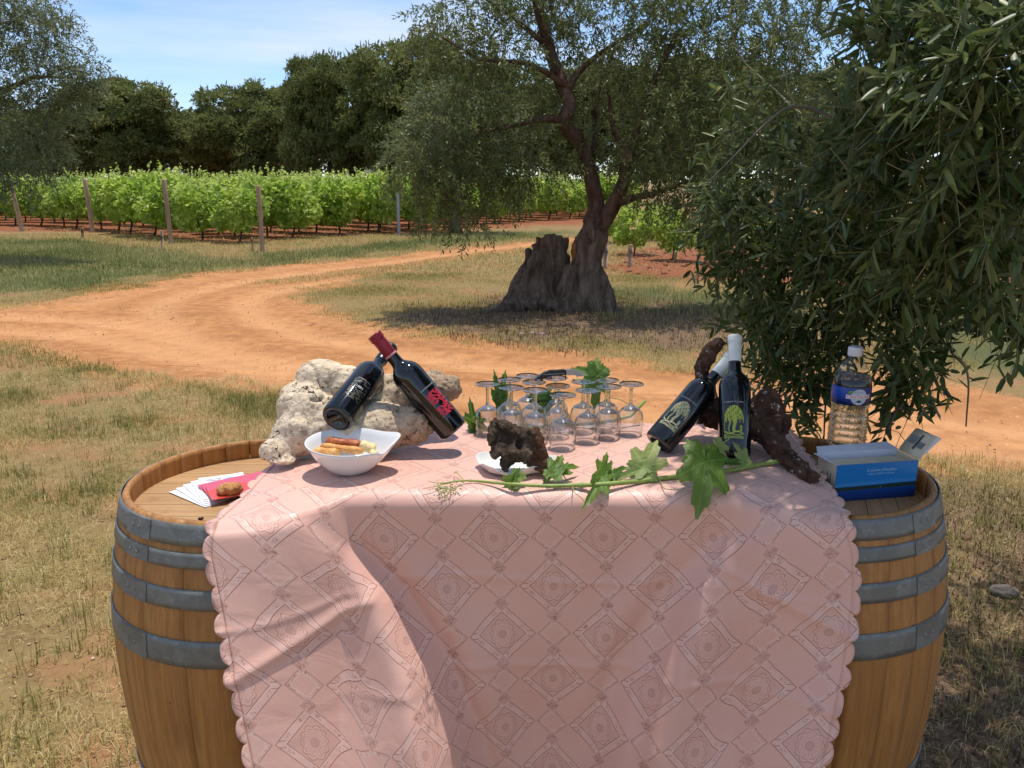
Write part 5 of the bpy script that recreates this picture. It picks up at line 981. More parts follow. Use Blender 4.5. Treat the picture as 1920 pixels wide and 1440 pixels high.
def px_clumps(lst, scale_d=1.0):                     # (u, v, ru, rv, Y, depth radius m, weight)
    o = []
    for u, v, ru, rv, Y, rd, wgt in lst: p = at(u, v, Y); s = pxm(Y, p[2]); o.append((p[0], p[1], p[2], ru*s, rd, rv*s, wgt))
    return o
def limb(pts, n=18, k=12, rough=.06, seed=0):         # (u, v, r_px, Y)
    P = []
    for u, v, r, Y in pts: p = at(u, v, Y); P.append((p[0], p[1], p[2], r*pxm(Y, p[2])))
    S = smooth_path(P, n); v, f = tube(S[:, :3], list(S[:, 3]), k); v = [tuple(Vector(q)+Vector((noise.noise(Vector(q)*5+Vector((seed, 0, 0))), noise.noise(Vector(q)*5+Vector((0, seed, 3))), 0))*rough*.35) for q in v]; return v, f

# ---------------- pines behind the vineyard
def pine_crown(seed, ncl=620, per=82):
    rng = np.random.RandomState(seed); P, Dd, Tn = [], [], []
    lob = [(0, 0, .50, .92, .42)]+[(rng.uniform(-.62, .62), rng.uniform(-.6, .3), rng.uniform(.15, .80), rng.uniform(.26, .46), rng.uniform(.14, .24)) for _ in range(17)]
    for i in range(ncl):
        x, y, z, r, h = lob[rng.randint(len(lob))]; u = unit(rng.normal(0, 1, 3)); c = np.array([x+u[0]*r, y+u[1]*r, z+u[2]*h])
        if c[2] < .0: c[2] = rng.uniform(0, .25)
        lim = 1.02*math.sqrt(max(.02, 1-((c[2]-.42)/.66)**2)); q = math.hypot(c[0], c[1])
        if q > lim: c[:2] *= lim/q
        cr = rng.uniform(.085, .15); n = per; w_ = unit(rng.normal(0, 1, (n, 3))); w_[:, 2] = np.abs(w_[:, 2])*.9-.25
        P.append(c+w_*cr*rng.uniform(.4, 1, (n, 1))*np.array([1.25, 1.25, .75])); Dd.append(unit(w_*.6+np.array([0, 0, .15])+rng.normal(0, .6, (n, 3)))); Tn.append(np.clip(rng.uniform(.25, .85)+rng.normal(0, .10, n), 0, 1))
    P, Dd, Tn = np.concatenate(P), np.concatenate(Dd), np.concatenate(Tn); n = len(P); Dd = unit(Dd*np.array([1, 1, .4]))
    return leaves_mesh('pine_crown', P, Dd, rng.normal(0, .8, (n, 3))+np.array([0, -.4, .8]), rng.uniform(.045, .08, n), rng.uniform(.016, .028, n), Tn, 'diamond')
PC = [pine_crown(s) for s in (11, 12, 13)]
def pine(u, base_v, top_v, half_px, Y, kind, label, flip=1):
    pt = at(u, top_v, Y); x = pt[0]; H = pt[2]; w_ = half_px*pxm(Y, 3); root = empty('pine_tree', (x, Y, 0)); zb = max(.9, at(u, base_v, Y)[2]-.6)
    c = link('crown', PC[kind], PINE, root, smooth=False); c.scale = (w_*flip, w_, (H-zb)/.93); c.location = (0, 0, zb-.04*(H-zb))
    r = random.Random(int(u)); tr_ = [(r.uniform(-.4, .4), 0, 0), (r.uniform(-.3, .3), .1, H*.25), (r.uniform(-.5, .5), 0, H*.55), (0, 0, H*.8)]; P = smooth_path(tr_, 10)
    sh = [tube(P, list(np.linspace(.26, .08, 10)), 8)]
    for q in range(5): b = P[4+q % 4]; e = b+np.array([r.uniform(-1, 1)*w_*.6, r.uniform(-.5, .5)*w_*.5, H*.22]); sh.append(tube([b, (b+e)/2+np.array([0, 0, -.1]), e], [.10, .07, .03], 6))
    link('trunk', mesh('trunk', *join(sh)), PBARK, root); tag(root, label, 'pine tree', 'pines behind the vineyard')
pine(232, 318, 152, 118, 58, 0, 'leftmost broad dark pine rising behind the vineyard')
pine(455, 322, 158, 112, 60, 1, 'second dark pine from the left, lower and rounded')
pine(610, 320, 104, 88, 55, 2, 'third pine from the left, rising against the blue sky')
pine(765, 325, 78, 130, 52, 0, 'tallest pine, its rounded top left of the olive crown', -1)
pine(930, 322, 110, 120, 60, 1, 'pine half hidden behind the olive tree crown', -1); pine(1120, 322, 120, 130, 62, 2, 'pine behind the olive trunk', -1); pine(1330, 320, 110, 140, 60, 0, 'pine hidden behind the right side of the olive crown'); pine(1560, 320, 130, 150, 60, 1, 'rightmost pine behind the near olive branches'); pine(-90, 322, 170, 130, 62, 1, 'pine beyond the left olive at the far left edge'); pine(90, 322, 205, 90, 70, 2, 'low pine at far left behind the left olive'); pine(350, 330, 210, 110, 72, 2, 'low pine in the gap between the two left pines'); pine(540, 330, 170, 70, 68, 0, 'narrow pine wedged behind the second and third pines')
# ---------------- vineyard
def vine_bush(seed):
    rng = np.random.RandomState(seed); n = 900; u = unit(rng.normal(0, 1, (n, 3))); r = rng.uniform(.3, 1, n)**.4
    P = u*np.array([.80, .62, .66])*r[:, None]+np.array([0, 0, .96]); P[:, 0] += .15*np.sin(P[:, 2]*5+seed); low = P[:, 2] < .32; P[low, 2] = .32+rng.uniform(0, .3, low.sum())
    D = unit(u+rng.normal(0, .5, (n, 3))+np.array([0, 0, -.35])); tn = np.clip(rng.normal(.5, .2, n)+.12*np.sin(P[:, 0]*5+seed), 0, 1)
    sh_p, sh_d = [], []
    for q in range(9):                                  # upright shoots at the top
        b = np.array([rng.uniform(-.7, .7), rng.uniform(-.35, .35), 1.45]); d = unit(np.array([rng.normal(0, .25), rng.normal(0, .25), 1])); L = rng.uniform(.2, .55)
        for t in np.linspace(.1, 1, 7): sh_p.append(b+d*L*t); sh_d.append(unit(rng.normal(0, 1, 3)+np.array([0, 0, .2])))
    m = len(sh_p); P = np.concatenate([P, sh_p]); D = np.concatenate([D, sh_d]); tn = np.concatenate([tn, np.clip(rng.normal(.85, .1, m), 0, 1)]); L = np.concatenate([rng.uniform(.09, .15, n), rng.uniform(.05, .09, m)])
    return leaves_mesh('foliage', P, D, rng.normal(0, .7, (n+m, 3))+np.array([0, -.5, .8]), L, L*.95, tn, 'vine')
VB_ = [vine_bush(s) for s in range(21, 26)]
def vine_trunk(seed):
    r = random.Random(seed); P = smooth_path([(r.uniform(-.05, .05), 0, -.02), (r.uniform(-.08, .08), r.uniform(-.05, .05), .28), (r.uniform(-.05, .05), 0, .6), (0, 0, .9)], 8); b = P[5]
    return mesh('trunk', *join([tube(P, [.035, .03, .028, .027, .027, .026, .02, .012], 7), tube([b, b+np.array([.25, 0, .1]), b+np.array([.55, 0, .12])], [.02, .016, .01], 6), tube([b, b+np.array([-.25, 0, .1]), b+np.array([-.55, 0, .12])], [.02, .016, .01], 6)]))
VT_ = [vine_trunk(s) for s in (1, 2, 3)]; VTM = plain('vine_trunk_bark', (.07, .045, .03), .95, .3, 20, .3)
rng = np.random.RandomState(31); vines = []
front = [(-400, 424), (-40, 424), (60, 424), (180, 432), (300, 446), (420, 458), (560, 448), (680, 440), (770, 436), (900, 423), (1000, 415), (1095, 410)]
FR = smooth_path([on(u, v)[:2] for u, v in front], 200)
def front_y(x): return np.interp(x, FR[:, 0], FR[:, 1]) if FR[0, 0] < FR[-1, 0] else 0
cand = []
for row in range(9):
    y0 = row*2.3+.5
    for x in np.arange(-31, 5.2, 1.12): cand.append((x+rng.uniform(-.2, .2)+row*.3, front_y(x)+y0+rng.uniform(-.15, .15), row))
cand = [c for c in cand if abs(c[0]) < c[1]*.95+1.5]; cand.sort(key=lambda c: c[1]); cand = cand[:290]
fr_x = sorted(c[0] for c in cand if c[2] == 0)
ORD = ['first', 'second', 'third', 'fourth', 'fifth', 'sixth', 'seventh', 'eighth', 'ninth', 'tenth', 'eleventh', 'twelfth', 'thirteenth', 'fourteenth', 'fifteenth', 'sixteenth', 'seventeenth', 'eighteenth', 'nineteenth', 'twentieth']
def nth(x):
    i = fr_x.index(x); n = len(fr_x)
    return (ORD[i]+' from the left') if i < n/2 else (ORD[n-1-i]+' from the right')
for i, (x, y, row) in enumerate(cand):
    o = empty('grape_vine', (x, y, 0), rng.uniform(-.15, .15)); s = rng.uniform(.88, 1.12); o.scale = (s, s, s*rng.uniform(.92, 1.06)*(1.0 if row else 1.0))
    f_ = link('foliage', VB_[i % 5], VINE, o, smooth=False); f_.rotation_euler = (0, 0, 0 if rng.uniform() < .5 else math.pi)
    if row < 3: link('trunk', VT_[i % 3], VTM, o)
    tag(o, 'grape vine in the front row facing the track, '+nth(x) if row == 0 else 'grape vine in the rows behind the front row', 'grape vine', 'vines of the front row' if row == 0 else 'vines behind the front row')
for u, v, lab in ((1190, 478, 'grape vine right of the olive trunk, nearest to it'), (1262, 488, 'grape vine between olive trunk and near olive branches'), (1150, 455, 'grape vine showing just behind the olive trunk'), (1345, 492, 'grape vine seen through the near olive branches'), (1430, 495, 'grape vine further right behind near olive branches'), (1540, 500, 'rightmost grape vine behind the near olive branches'), (1230, 452, 'small grape vine further behind the olive trunk')):
    p = on(u, v); o = empty('grape_vine', (p[0], p[1], 0)); s = .62; o.scale = (s, s, s); link('foliage', VB_[int(u) % 5], VINE, o, smooth=False); link('trunk', VT_[int(u) % 3], VTM, o); tag(o, lab, 'grape vine', 'vines on the right beyond the olive')
POST = bark_mat('post_wood', (.30, .18, .115), (.48, .32, .22), (.60, .45, .34), 14, .1); STK = plain('grey_stake', (.34, .36, .37), .5, .1)
def post(u, bv, tv, wpx, lab, lean_=0.0, mat=POST, nm='vineyard_post', cat='post', grp='posts of the vineyard'):
    p = on(u, bv); h = at(u, tv, p[1])[2]; r_ = wpx/2*pxm(p[1], .8); v, f = lathe([(r_*1.03, -.05), (r_, .3), (r_*.98, h*.6), (r_*.96, h-.02), (r_*.82, h), (.0001, h+.004)], 10)
    v = [(x+.12*r_*noise.noise(Vector((z*4, x*30, 0)))+lean_*z, y, z) for x, y, z in v]; o = link(nm, mesh(nm, v, f), mat); o.location = (p[0], p[1], 0); tag(o, lab, cat, grp)
post(42, 434, 333, 8, 'leftmost leaning wooden post at the vineyard edge', -.11); post(174, 436, 336, 8, 'second wooden vineyard post from the left', -.03); post(321, 456, 336, 8.5, 'third wooden vineyard post from the left', -.02); post(492, 472, 348, 9, 'rightmost tall wooden vineyard post in the front edge', .01)
post(248, 425, 340, 5, 'thin grey stake among the vines', 0, STK, 'vineyard_stake', 'stake'); post(302, 425, 342, 4, 'thin grey stake left of the third wooden post', 0, STK, 'vineyard_stake', 'stake'); post(748, 440, 362, 6, 'thin grey stake at the right end of the front vines', 0, STK, 'vineyard_stake', 'stake')
post(1135, 503, 455, 10, 'short wooden post right behind the olive trunk'); post(1181, 500, 458, 9, 'short wooden post right of the olive trunk among vines')
post(305, 470, 432, 5, 'low broken stick leaning before the third post', .05); post(155, 447, 428, 5, 'low broken stick at the vineyard edge on the left', .04); post(474, 472, 445, 4, 'short stick beside the rightmost tall post')
# ---------------- old olive by the track
ot = empty('olive_tree', tuple(on(1080, 575))); OY = float(ot.location.y)
def relmesh(me, root): me.transform(Matrix.Translation(-root.location)); return me
trunk = [limb([(1100, 585, 40, OY), (1098, 540, 34, OY), (1100, 490, 28, OY), (1110, 440, 25, OY), (1113, 405, 19, OY)], 24, 16, .10, 1)]
for (u, v, r_) in ((1060, 583, 20), (1085, 590, 18), (1118, 590, 18), (1142, 582, 16), (1050, 590, 13)): trunk.append(limb([(1090+(u-1090)*.35, 500, 24, OY-.02), (1090+(u-1090)*.75, 550, 20, OY-.15), (u, v, r_, OY-.25), (u+(u-1090)*.35, v+8, 8, OY-.4)], 14, 10, .08, u))
def trd(p, n): return .045*nz(Vector((p.x*5, p.y*5, p.z*1.6)), 1, 2)+.022*nz(Vector((p.x*14, p.y*14, p.z*4)), 1, 5)+.010*nz(p, 24, 1)-.05*max(0, 1-abs(nz(Vector((p.x*4, p.y*4, p.z*1.1)), 1, 8))/.10)
link('trunk', relmesh(fuse('trunk', trunk, .022, trd, 2), ot), BARK, ot)
stump = []
for i, (u0, u1, top, r0, r1, dy) in enumerate(((962, 990, 466, 13, 8, .08), (978, 1002, 456, 14, 10, -.02), (998, 1014, 443, 16, 13, .02), (1020, 1030, 439, 15, 14, -.06), (1040, 1046, 442, 13, 12, .02), (1054, 1058, 447, 9, 8, .10), (1066, 1064, 478, 8, 6, .12), (1000, 1030, 448, 14, 13, .34), (1036, 1050, 450, 12, 11, .38))):
    stump.append(limb([(u0-14, 582, r0*1.25, OY-.25+dy), (u0, 560, r0*1.1, OY-.1+dy), ((u0+u1)/2, 520, (r0+r1)/2*1.15, OY+dy), (u1, (520+top)/2, r1*1.05, OY+dy), (u1, top, r1*.85, OY+dy)], 16, 10, .10, i*3))
stump.append(limb([(950, 575, 13, OY-.2), (925, 585, 9, OY-.35), (900, 590, 4, OY-.5)], 8, 8, .05, 5))
link('hollow_stump', relmesh(fuse('stump', stump, .017, lambda p, n: trd(p, n)*.6+.02*nz(Vector((p.x*9, p.y*9, p.z*1.2)), 1, 4), 2), ot), BARK, ot)
k = M('rotten_heartwood'); v = k.obj(); n1 = k.noise(k.map(v, (1, 1, .2)), 12, 5); k.bsdf(k.mix(n1, (.16, .055, .015), (.38, .17, .05)), .9); 
link('heartwood', relmesh(fuse('heartwood', [limb([(1078, 505, 7, OY-.02), (1080, 470, 9, OY), (1083, 443, 6, OY+.02)], 10, 8, .05, 2)], .02, lambda p, n: .02*nz(p, 12), 1), ot), k.m, ot)
limbs = [[(1110, 420, 20, OY), (1118, 385, 16, OY+.05), (1108, 330, 15, OY+.1), (1090, 270, 14, OY+.1), (1062, 240, 14, OY), (1052, 222, 13, OY-.1)], [(1055, 232, 12, OY-.05), (1068, 195, 13, OY), (1050, 150, 13, OY+.1), (1030, 90, 11, OY+.2), (1010, 20, 9, OY+.3), (990, -60, 6, OY+.4)],
         [(1115, 440, 18, OY), (1150, 385, 14, OY-.1), (1170, 340, 12, OY-.15), (1180, 290, 11, OY-.2), (1195, 240, 9, OY-.2), (1230, 150, 7, OY-.3), (1270, 60, 5, OY-.4)], [(1158, 380, 10, OY-.1), (1190, 370, 7, OY-.2), (1230, 362, 5, OY-.4), (1290, 340, 3, OY-.6)],
         [(1052, 224, 8, OY-.1), (1020, 222, 6, OY-.2), (970, 235, 4, OY-.4), (900, 250, 3, OY-.6), (840, 290, 2, OY-.8)], [(1065, 165, 8, OY), (1090, 130, 6, OY+.1), (1140, 90, 4, OY+.2), (1220, 40, 3, OY+.2)], [(1105, 330, 7, OY+.1), (1115, 260, 6, OY+.3), (1120, 180, 4, OY+.5), (1150, 100, 3, OY+.6)], [(1030, 90, 6, OY+.2), (970, 40, 4, OY+.1), (900, -10, 3, OY)], [(1180, 290, 5, OY-.2), (1150, 240, 4, OY), (1140, 170, 3, OY)], [(1060, 160, 6, OY), (990, 120, 4, OY-.3), (900, 110, 3, OY-.5), (830, 70, 2, OY-.6)]]
for i, L in enumerate(limbs): link('limb', relmesh(mesh('limb', *limb(L, 22, 10, .05, i*7)), ot), BARKR, ot)
rng = np.random.RandomState(41)
oc = px_clumps([(870, 40, 95, 60, OY, .7, 1.5), (820, 90, 45, 50, OY, .5, .6), (930, 110, 80, 50, OY-.3, .6, 1.1), (900, 190, 80, 50, OY-.4, .6, 1.0), (830, 260, 85, 70, OY-.5, .7, 1.5), (780, 310, 55, 45, OY-.6, .5, .7), (900, 300, 80, 60, OY-.3, .6, 1.2), (990, 300, 70, 60, OY-.2, .6, 1.1), (1000, 200, 60, 50, OY+.3, .6, .8), (900, 345, 80, 30, OY-.5, .5, .6), (850, 370, 60, 42, OY-.6, .5, .6), (905, 408, 26, 26, OY-.7, .25, .14), (810, 375, 36, 28, OY-.6, .4, .22),
                (1010, 30, 60, 40, OY+.5, .6, .7), (1100, 60, 50, 60, OY+.6, .6, .5), (1130, 150, 80, 60, OY+.6, .7, 1.1), (1210, 110, 70, 50, OY-.3, .7, 1.0), (1240, 30, 80, 40, OY-.3, .7, 1.0), (1330, 60, 110, 70, OY-.2, .9, 1.9), (1440, 40, 90, 70, OY-.2, .9, 1.6), (1500, 90, 70, 70, OY, .8, 1.1), (1260, 200, 90, 60, OY-.5, .8, 1.4), (1380, 170, 110, 70, OY-.3, .9, 1.8), (1500, 200, 60, 60, OY, .8, .9), (1250, 290, 80, 60, OY-.5, .7, 1.2), (1360, 280, 100, 70, OY-.3, .8, 1.6), (1470, 300, 90, 70, OY-.2, .8, 1.2), (1330, 360, 90, 40, OY-.4, .6, 1.0), (1230, 345, 40, 40, OY-.6, .4, .4), (1430, 390, 80, 40, OY-.2, .6, .8), (1130, 260, 60, 50, OY+.5, .5, .7), (1060, 20, 60, 30, OY+.5, .6, .6), (960, -40, 110, 50, OY, .9, 1.2), (1200, -50, 160, 50, OY, 1., 1.8), (1420, -60, 140, 50, OY, 1., 1.5), (1150, -120, 200, 60, OY, 1.4, 1.6)])
S, D, K = twigs_in(rng, oc, 100, .45); P, Dl, nr, L, Wd, tn = sprays(rng, S, D, .32, 9, .082, .022, .35, .5)
link('crown', relmesh(leaves_mesh('crown', P, Dl, nr, L, Wd, tn, 'diamond'), ot), OLIVE, ot, smooth=False)
def twig_mesh(name, S, D, L, r0, sag=.35):
    n = len(S); T = np.array([0, .5, 1.]); ring = np.array([(1, 0), (-.5, .87), (-.5, -.87)]); a = unit(np.cross(D, np.array([.3, .2, 1.]))); b = np.cross(D, a)
    c = S[:, None]+D[:, None]*(T[None, :, None]*L[:, None, None]); c[..., 2] -= sag*T[None]**2*L[:, None]*.6; rr = r0*np.array([1, .75, .4])
    V = c[:, :, None]+(a[:, None, None]*ring[None, None, :, :1]+b[:, None, None]*ring[None, None, :, 1:])*rr[None, :, None, None]
    F_ = []; 
    for s in range(2):
        for q in range(3): F_.append((s*3+q, s*3+(q+1) % 3, (s+1)*3+(q+1) % 3, (s+1)*3+q))
    return mesh_np(name, V.reshape(-1, 3), (np.array(F_)[None]+(np.arange(n)*9)[:, None, None]).reshape(-1, 4))
pick = rng.uniform(0, 1, len(S)) < .22; link('twigs', relmesh(twig_mesh('twigs', S[pick]-D[pick]*.25, D[pick], np.full(pick.sum(), .5), .004), ot), TWIG, ot)
tag(ot, 'old olive tree with hollow split stump beside the track', 'olive tree')
# ---------------- olive at the left edge, and a grey-green one behind
def simple_olive(name_label, base, clumps, per, leaf, lw, trunk_pts, seed, tl=.4, mat=OLIVE):
    rng = np.random.RandomState(seed); o = empty('olive_tree', base); S, D, K = twigs_in(rng, clumps, per, .3); P, Dl, nr, L, Wd, tn = sprays(rng, S, D, tl, 8, leaf, lw, .35, .4)
    link('crown', relmesh(leaves_mesh('crown', P, Dl, nr, L, Wd, tn, 'diamond'), o), mat, o, smooth=False)
    tt = [tube(smooth_path([q[:3] for q in t_], 12), list(np.linspace(t_[0][3], t_[-1][3], 12)), 9) for t_ in trunk_pts]; link('trunk', relmesh(mesh('trunk', *join(tt)), o), BARK, o); tag(o, name_label, 'olive tree'); return o
OLIVE2 = leaf_mat('olive_leaf_grey', [(0, (.075, .10, .034)), (.5, (.14, .17, .06)), (.85, (.24, .27, .10)), (1, (.40, .42, .18))], .36, .45, (.22, .25, .14), .35)
LY = 17.5; lc = px_clumps([(40, 60, 60, 60, LY, 1.0, 1.3), (-40, 120, 90, 120, LY, 1.4, 2.2), (110, 90, 45, 45, LY-.3, .7, .6), (90, 15, 40, 22, LY, .7, .45), (60, 150, 70, 50, LY-.4, .9, 1.2), (140, 150, 42, 34, LY-.3, .6, .6), (165, 130, 22, 26, LY-.2, .4, .25), (120, 195, 40, 28, LY-.4, .5, .45), (40, 230, 65, 50, LY-.4, .9, 1.1), (80, 285, 42, 40, LY-.4, .6, .6), (20, 320, 60, 40, LY-.3, .8, .9), (-60, 280, 70, 80, LY, 1.2, 1.4), (20, 10, 50, 40, LY, 1., .8), (-40, -20, 90, 60, LY, 1.2, 1.2), (-140, 60, 90, 80, LY, 1.3, 1.3), (-170, 180, 80, 90, LY, 1.2, 1.2), (-120, -60, 100, 60, LY, 1.3, 1.2)])
bx_ = at(-70, 470, LY); simple_olive('olive tree at the left edge overhanging the vineyard', (bx_[0], LY, 0), lc, 150, .095, .027, [[(bx_[0], LY, 0, .3), (bx_[0]+.2, LY, 1.2, .25), (bx_[0]+.1, LY, 2.5, .2), (bx_[0]+.5, LY-.2, 3.9, .1)], [tuple(at(-20, 175, LY))+(.07,), tuple(at(30, 160, LY))+(.05,), tuple(at(65, 145, LY))+(.04,), tuple(at(120, 146, LY-.2))+(.02,)]], 51, .4, OLIVE2)
HY = 27.; hc = px_clumps([(840, 220, 75, 55, HY, 1.5, 1.4), (790, 270, 60, 50, HY, 1.3, 1.0), (880, 290, 70, 45, HY, 1.3, 1.0), (830, 180, 40, 26, HY, 1., .5), (930, 240, 60, 60, HY, 1.3, 1.0)])
hb = at(850, 400, HY); simple_olive('grey green olive beyond the track, left of the old tree', (hb[0], HY, 0), hc, 200, .14, .045, [[(hb[0], HY, 0, .22), (hb[0]+.1, HY, .8, .18), (hb[0], HY, 1.9, .1)]], 52, .5, OLIVE2)
for i, (u, v) in enumerate(((977, 632), (998, 630), (1016, 632))):
    p = on(u, v); fl = empty('pink_flower', (p[0], p[1], hz(p[0], p[1]))); link('stalk', mesh('stalk', *tube([(0, 0, 0), (.004, 0, .05)], .002, 5)), STEM, fl)
    for q in range(5): a = q*1.257; link('petal', mesh('petal', [(.004, 0, .05), (.004+.022*math.cos(a-.4), .022*math.sin(a-.4), .058), (.004+.03*math.cos(a), .03*math.sin(a), .056), (.004+.022*math.cos(a+.4), .022*math.sin(a+.4), .058)], [(0, 1, 2, 3)]), plain('petal', (.62, .32, .52), .6), fl, False)
    tag(fl, ('leftmost', 'middle', 'rightmost')[i]+' of three small pink flowers at the turf edge', 'flower', 'pink flowers by the track')
# ================================================================== NEAR OLIVE, its branches hanging in from the right
no = empty('olive_tree', (2.9, 3.3, 0))
rng = np.random.RandomState(61)
tr_ = fuse('trunk', [tube(smooth_path([(2.9, 3.3, -.1), (2.85, 3.3, .6), (2.8, 3.25, 1.2), (2.6, 3.1, 1.9)], 14), list(np.linspace(.30, .17, 14)), 14), tube(smooth_path([(2.75, 3.2, 1.1), (3.0, 2.9, 1.8), (3.1, 2.6, 2.6)], 10), list(np.linspace(.16, .09, 10)), 10), tube(smooth_path([(3.05, 3.1, -.1), (2.95, 3.25, .3)], 6), [.16]*6, 10) if False else tube([(3.1, 3.1, -.1), (2.95, 3.2, .35)], [.18, .12], 10)], .03, lambda p, n: .03*nz(Vector((p.x*6, p.y*6, p.z*2)), 1)+.012*nz(p, 22), 2)
link('trunk', relmesh(tr_, no), BARK, no)
# clumps: (u, v, ru, rv, Y, depth, weight)
NC = [(1860, 60, 130, 90, 1.45, .22, 1.5), (1720, 90, 110, 90, 1.6, .25, 1.4), (1660, 50, 50, 50, 1.75, .2, .5), (1850, 220, 120, 90, 1.45, .22, 1.5), (1720, 230, 110, 80, 1.7, .25, 1.4), (1610, 250, 60, 60, 1.9, .2, .6), (1840, 370, 120, 80, 1.5, .2, 1.4), (1700, 370, 110, 70, 1.75, .25, 1.3), (1880, 480, 90, 70, 1.6, .2, 1.0), (1770, 480, 100, 60, 1.8, .25, 1.0),
      (1560, 330, 80, 70, 2.1, .3, 1.2), (1480, 300, 65, 65, 2.5, .3, .95), (1380, 250, 50, 60, 2.7, .25, .55), (1410, 140, 35, 50, 2.7, .2, .2), (1340, 350, 55, 55, 2.7, .25, .7), (1430, 400, 90, 60, 2.4, .3, 1.3), (1560, 440, 100, 60, 2.2, .3, 1.4), (1660, 460, 90, 60, 2.0, .25, 1.2), (1335, 420, 50, 50, 2.8, .25, .55), (1390, 480, 65, 50, 2.6, .3, 1.1), (1480, 510, 80, 60, 2.4, .3, 1.2), (1600, 530, 90, 60, 2.2, .25, 1.2), 
      (1425, 590, 55, 60, 2.5, .25, 1.1), (1500, 620, 70, 60, 2.4, .25, 1.1), (1590, 620, 70, 55, 2.3, .25, .9), (1460, 690, 50, 55, 2.45, .22, .75), (1530, 720, 50, 60, 2.4, .22, .75), (1680, 590, 60, 45, 2.1, .2, .7), (1690, 670, 45, 40, 2.1, .15, .5), (1690, 740, 45, 40, 2.1, .12, .45), (1660, 800, 30, 26, 2.1, .08, .22), (1760, 640, 30, 50, 1.95, .1, .3), (1905, 620, 40, 50, 1.8, .12, .35), (1860, 560, 60, 40, 1.8, .15, .5), (1520, 780, 35, 30, 2.4, .15, .25),
      (1750, 30, 160, 60, 2.4, .4, 1.2), (1700, 160, 160, 80, 2.6, .4, 1.6), (1800, 300, 140, 90, 2.5, .4, 1.6), (1650, 330, 120, 80, 2.7, .4, 1.4), (1850, 430, 120, 70, 2.4, .35, 1.1), (1620, 440, 110, 70, 2.9, .4, 1.2), (1750, 540, 90, 40, 2.6, .3, .7),
      (1950, 100, 120, 160, 1.9, .4, 1.6), (1960, 350, 120, 140, 1.9, .4, 1.6), (2000, -100, 200, 120, 2.0, .5, 1.8), (1750, -110, 180, 90, 1.9, .4, 1.5), (1990, 520, 90, 90, 2.0, .3, .8)]
clumps = px_clumps(NC)
clumps += [(1.15, 2.25, 2.75, .45, .45, .22, 5), (1.7, 2.1, 2.6, .5, .5, .25, 6), (1.35, 1.7, 2.8, .5, .45, .22, 5), (2.0, 1.6, 2.5, .5, .5, .3, 5), (2.3, 2.4, 2.5, .5, .5, .35, 5), (2.9, 3.3, 3.0, .9, .9, .5, 6), (2.6, 2.6, 1.8, .5, .5, .4, 2), (.95, 2.5, 2.9, .38, .4, .22, 3.5), (2.1, 3.2, 2.6, .6, .6, .4, 5), (1.5, 3.0, 2.7, .5, .5, .3, 4), (1.5, 1.2, 2.7, .5, .4, .25, 4), (2.1, 1.0, 2.6, .5, .4, .25, 4), (.72, 2.1, 2.95, .25, .3, .18, 3), (1.0, 2.15, 3.05, .45, .45, .2, 7), (1.3, 2.6, 3.1, .5, .5, .2, 8), (1.6, 1.7, 3.1, .5, .5, .2, 9), (2.0, 2.3, 3.1, .5, .5, .2, 8), (1.5, 1.35, 3.0, .45, .4, .2, 9), (2.0, 1.5, 3.0, .5, .5, .2, 9), (2.3, 1.9, 2.9, .5, .5, .25, 8), (1.35, 2.1, 2.95, .4, .4, .2, 8), (1.75, 2.9, 3.0, .5, .5, .25, 8)]
S, D, K = twigs_in(rng, clumps, 19, .35); S = S-D*.12
P, Dl, nr, L, Wd, tn = sprays(rng, S, D, .20, 9, .054, .0135, .32, .45)
tn = np.clip(-.06+.98*tn+.13*rng.normal(0, 1, len(tn)), 0, 1)
# the leaves that show largest become separate leaves
dcam = np.linalg.norm(P-np.array([0, 0, CAMH]), axis=1); zc = P[:, 1]*math.cos(PITCH)-(P[:, 2]-CAMH)*math.sin(PITCH); yc_ = P[:, 1]*math.sin(PITCH)+(P[:, 2]-CAMH)*math.cos(PITCH)
u_ = 960+FPX*P[:, 0]/zc; v_ = 720-FPX*yc_/zc; vis = (zc > .3) & (u_ > 20) & (u_ < 1910) & (v_ > 0) & (v_ < 1440); 
def boxed(a, b, c, d, Y): return (u_ > a) & (u_ < b) & (v_ > c) & (v_ < d) & (P[:, 1] < Y)
okn = (zc > .95) & ~boxed(1535, 1650, 610, 900, 2.2) & ~boxed(1530, 1790, 770, 960, 2.1) & ~boxed(1190, 1560, 590, 940, 2.25)
score = np.where(vis & okn, L/dcam, 0); big = np.argsort(-score)[:300]; rest = np.setdiff1d(np.where(okn)[0], big)
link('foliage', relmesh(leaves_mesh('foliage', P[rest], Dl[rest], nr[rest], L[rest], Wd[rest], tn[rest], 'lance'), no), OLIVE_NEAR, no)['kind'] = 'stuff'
# single leaves share three shapes
def one_leaf(seed, tint):
    r = random.Random(seed); v = []; f = []; n = 9
    for i in range(n):
        t = i/(n-1); w_ = .5*math.sin(math.pi*min(1, t*.93+.035))**.75*(1-.25*t) if 0 < i < n-1 else .015; zc_ = -.10*(t-.4)**2*(1+.5*r.random())-.03*t
        for s in (-1, -.5, 0, .5, 1): v.append((t, s*w_*.19, zc_+.05*abs(s)*w_))
    for i in range(n-1):
        for q in range(4): a = i*5+q; f.append((a, a+5, a+6, a+1))
    m = mesh('leaf', v, f); at_ = m.attributes.new('tint', 'FLOAT', 'POINT'); at_.data.foreach_set('value', np.full(len(v), tint, np.float32)); return m
ONE = [one_leaf(s, t_) for s, t_ in ((1, .3), (2, .5), (3, .7), (4, .88), (5, .45))]
dn = unit(Dl[big]); nn = unit(nr[big]-dn*np.sum(nr[big]*dn, -1, keepdims=True)); ss = np.cross(nn, dn)
